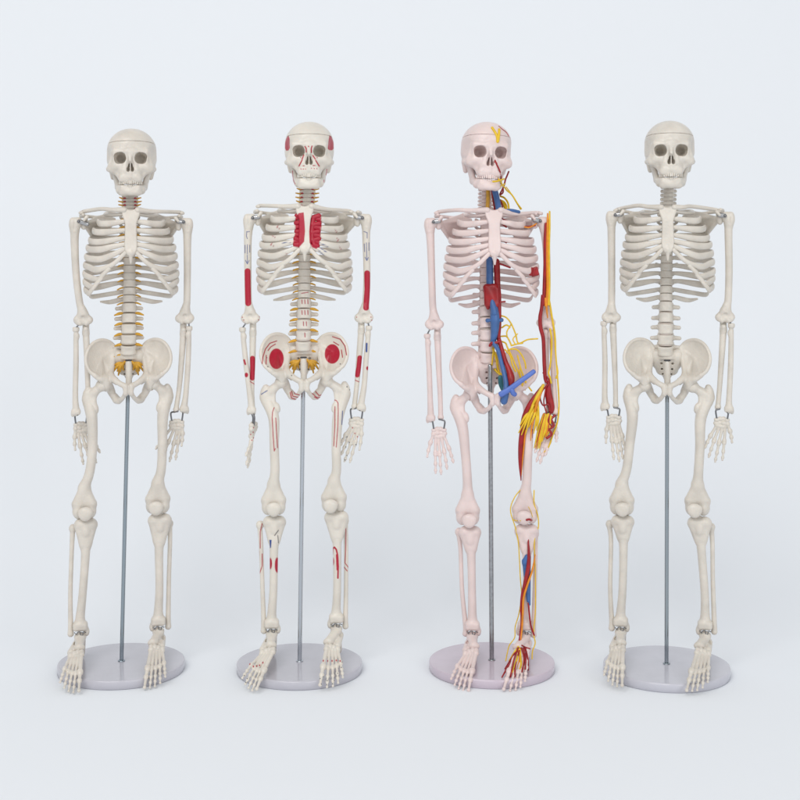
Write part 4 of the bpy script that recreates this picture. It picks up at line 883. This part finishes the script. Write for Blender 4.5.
m.tube('nerve', f3([(210,245,-6),(200,300,-8),(180,360,-10),(166,410,-10),(163,470,-9),(160,520,-8),(154,570,-11),(150,610,-20),(152,650,-32),(142,690,-46)]), [.6,1.0,1.1,1.1,1.0,1.0,1.1,1.4,1.8,.8], O3)
m.tube('artery', f3([(184,430,-6),(188,470,-6),(194,515,-5),(206,550,-3)]), .9, RED)
m.stube('artery', f3([(160,590),(175,598),(190,602)]), .8, RED)
for l in ([(158,600,-17),(168,640,-32),(160,690,-45)],[(172,598,-17),(182,640,-30),(184,690,-42)],[(166,600,-17),(174,640,-31),(172,680,-42)],[(146,600,-19),(128,650,-35),(116,710,-52)],[(144,600,-19),(120,640,-34),(96,680,-48)],[(150,610,-20),(136,660,-38),(132,712,-50)]): m.stube('artery', [p[:2] for p in f3(l)], .85, RED, n=9)
for l in ([(150,605,-21),(138,650,-37),(122,692,-50)],[(152,605,-21),(156,660,-37),(152,680,-42)],[(146,595,-19),(126,625,-30),(112,650,-40)]): m.stube('nerve', [p[:2] for p in f3(l)], .95, Y3, n=9)
print('vessels', round(time.time()-T0, 1))

# ------------------------------------------------------------------ studio
def cyclorama():
    prof = [(-2600,0)]+[(y,0) for y in (-1400,-700,0)]
    cy, R = 110, 1300
    for i in range(0, 49):
        a = math.radians(i*90/48); prof.append((cy+R*math.sin(a), R-R*math.cos(a)))
    prof += [(cy+R, 1700),(cy+R, 2500)]
    xs = np.linspace(-2600, 2600, 9); V = np.array([(x, y, z) for y, z in prof for x in xs], float); n = len(xs); Q = []
    for i in range(len(prof)-1):
        for j in range(n-1): Q.append((i*n+j, i*n+j+1, (i+1)*n+j+1, (i+1)*n+j))
    return V, np.array(Q)
BG = mat('seamless_paper', (.82,.845,.88), .9, spec=.1)
o = mk('floor_and_backdrop', cyclorama(), BG, None); o['kind'] = 'structure'
w = bpy.data.worlds.new('World'); scene.world = w; w.use_nodes = True
w.node_tree.nodes['Background'].inputs[0].default_value = (.965,.985,1.0,1); w.node_tree.nodes['Background'].inputs[1].default_value = .60
def area(name, loc, tgt, size, power, c=(1,1,1)):
    L = bpy.data.lights.new(name, 'AREA'); L.shape = 'RECTANGLE'; L.size, L.size_y = size; L.energy = power; L.color = c
    o = bpy.data.objects.new(name, L); col.objects.link(o); o.location = loc
    o.rotation_euler = (Vector(tgt)-Vector(loc)).to_track_quat('-Z', 'Y').to_euler(); return o
area('key_softbox', (-1.8,-4.9,5.0), (0,0,.3), (4.2,4.2), 212, (1,.985,.96))
area('fill_softbox', (2.6,-5.2,2.0), (0,0,.5), (2.6,2.0), 66, (.97,.985,1))

cam = bpy.data.cameras.new('Camera'); co = bpy.data.objects.new('Camera', cam); col.objects.link(co); scene.camera = co
co.location = (0, -DC*S, HC*S); co.rotation_euler = (math.pi/2, 0, 0)
cam.sensor_width = 36; cam.lens = 36*DC/800; cam.shift_y = -170/800; cam.clip_start = .05; cam.clip_end = 100
scene.render.resolution_x = scene.render.resolution_y = 1024
scene.view_settings.view_transform = 'Standard'; scene.view_settings.look = 'None'; scene.view_settings.exposure = 0; scene.view_settings.gamma = 1
print('built', round(time.time()-T0, 1))
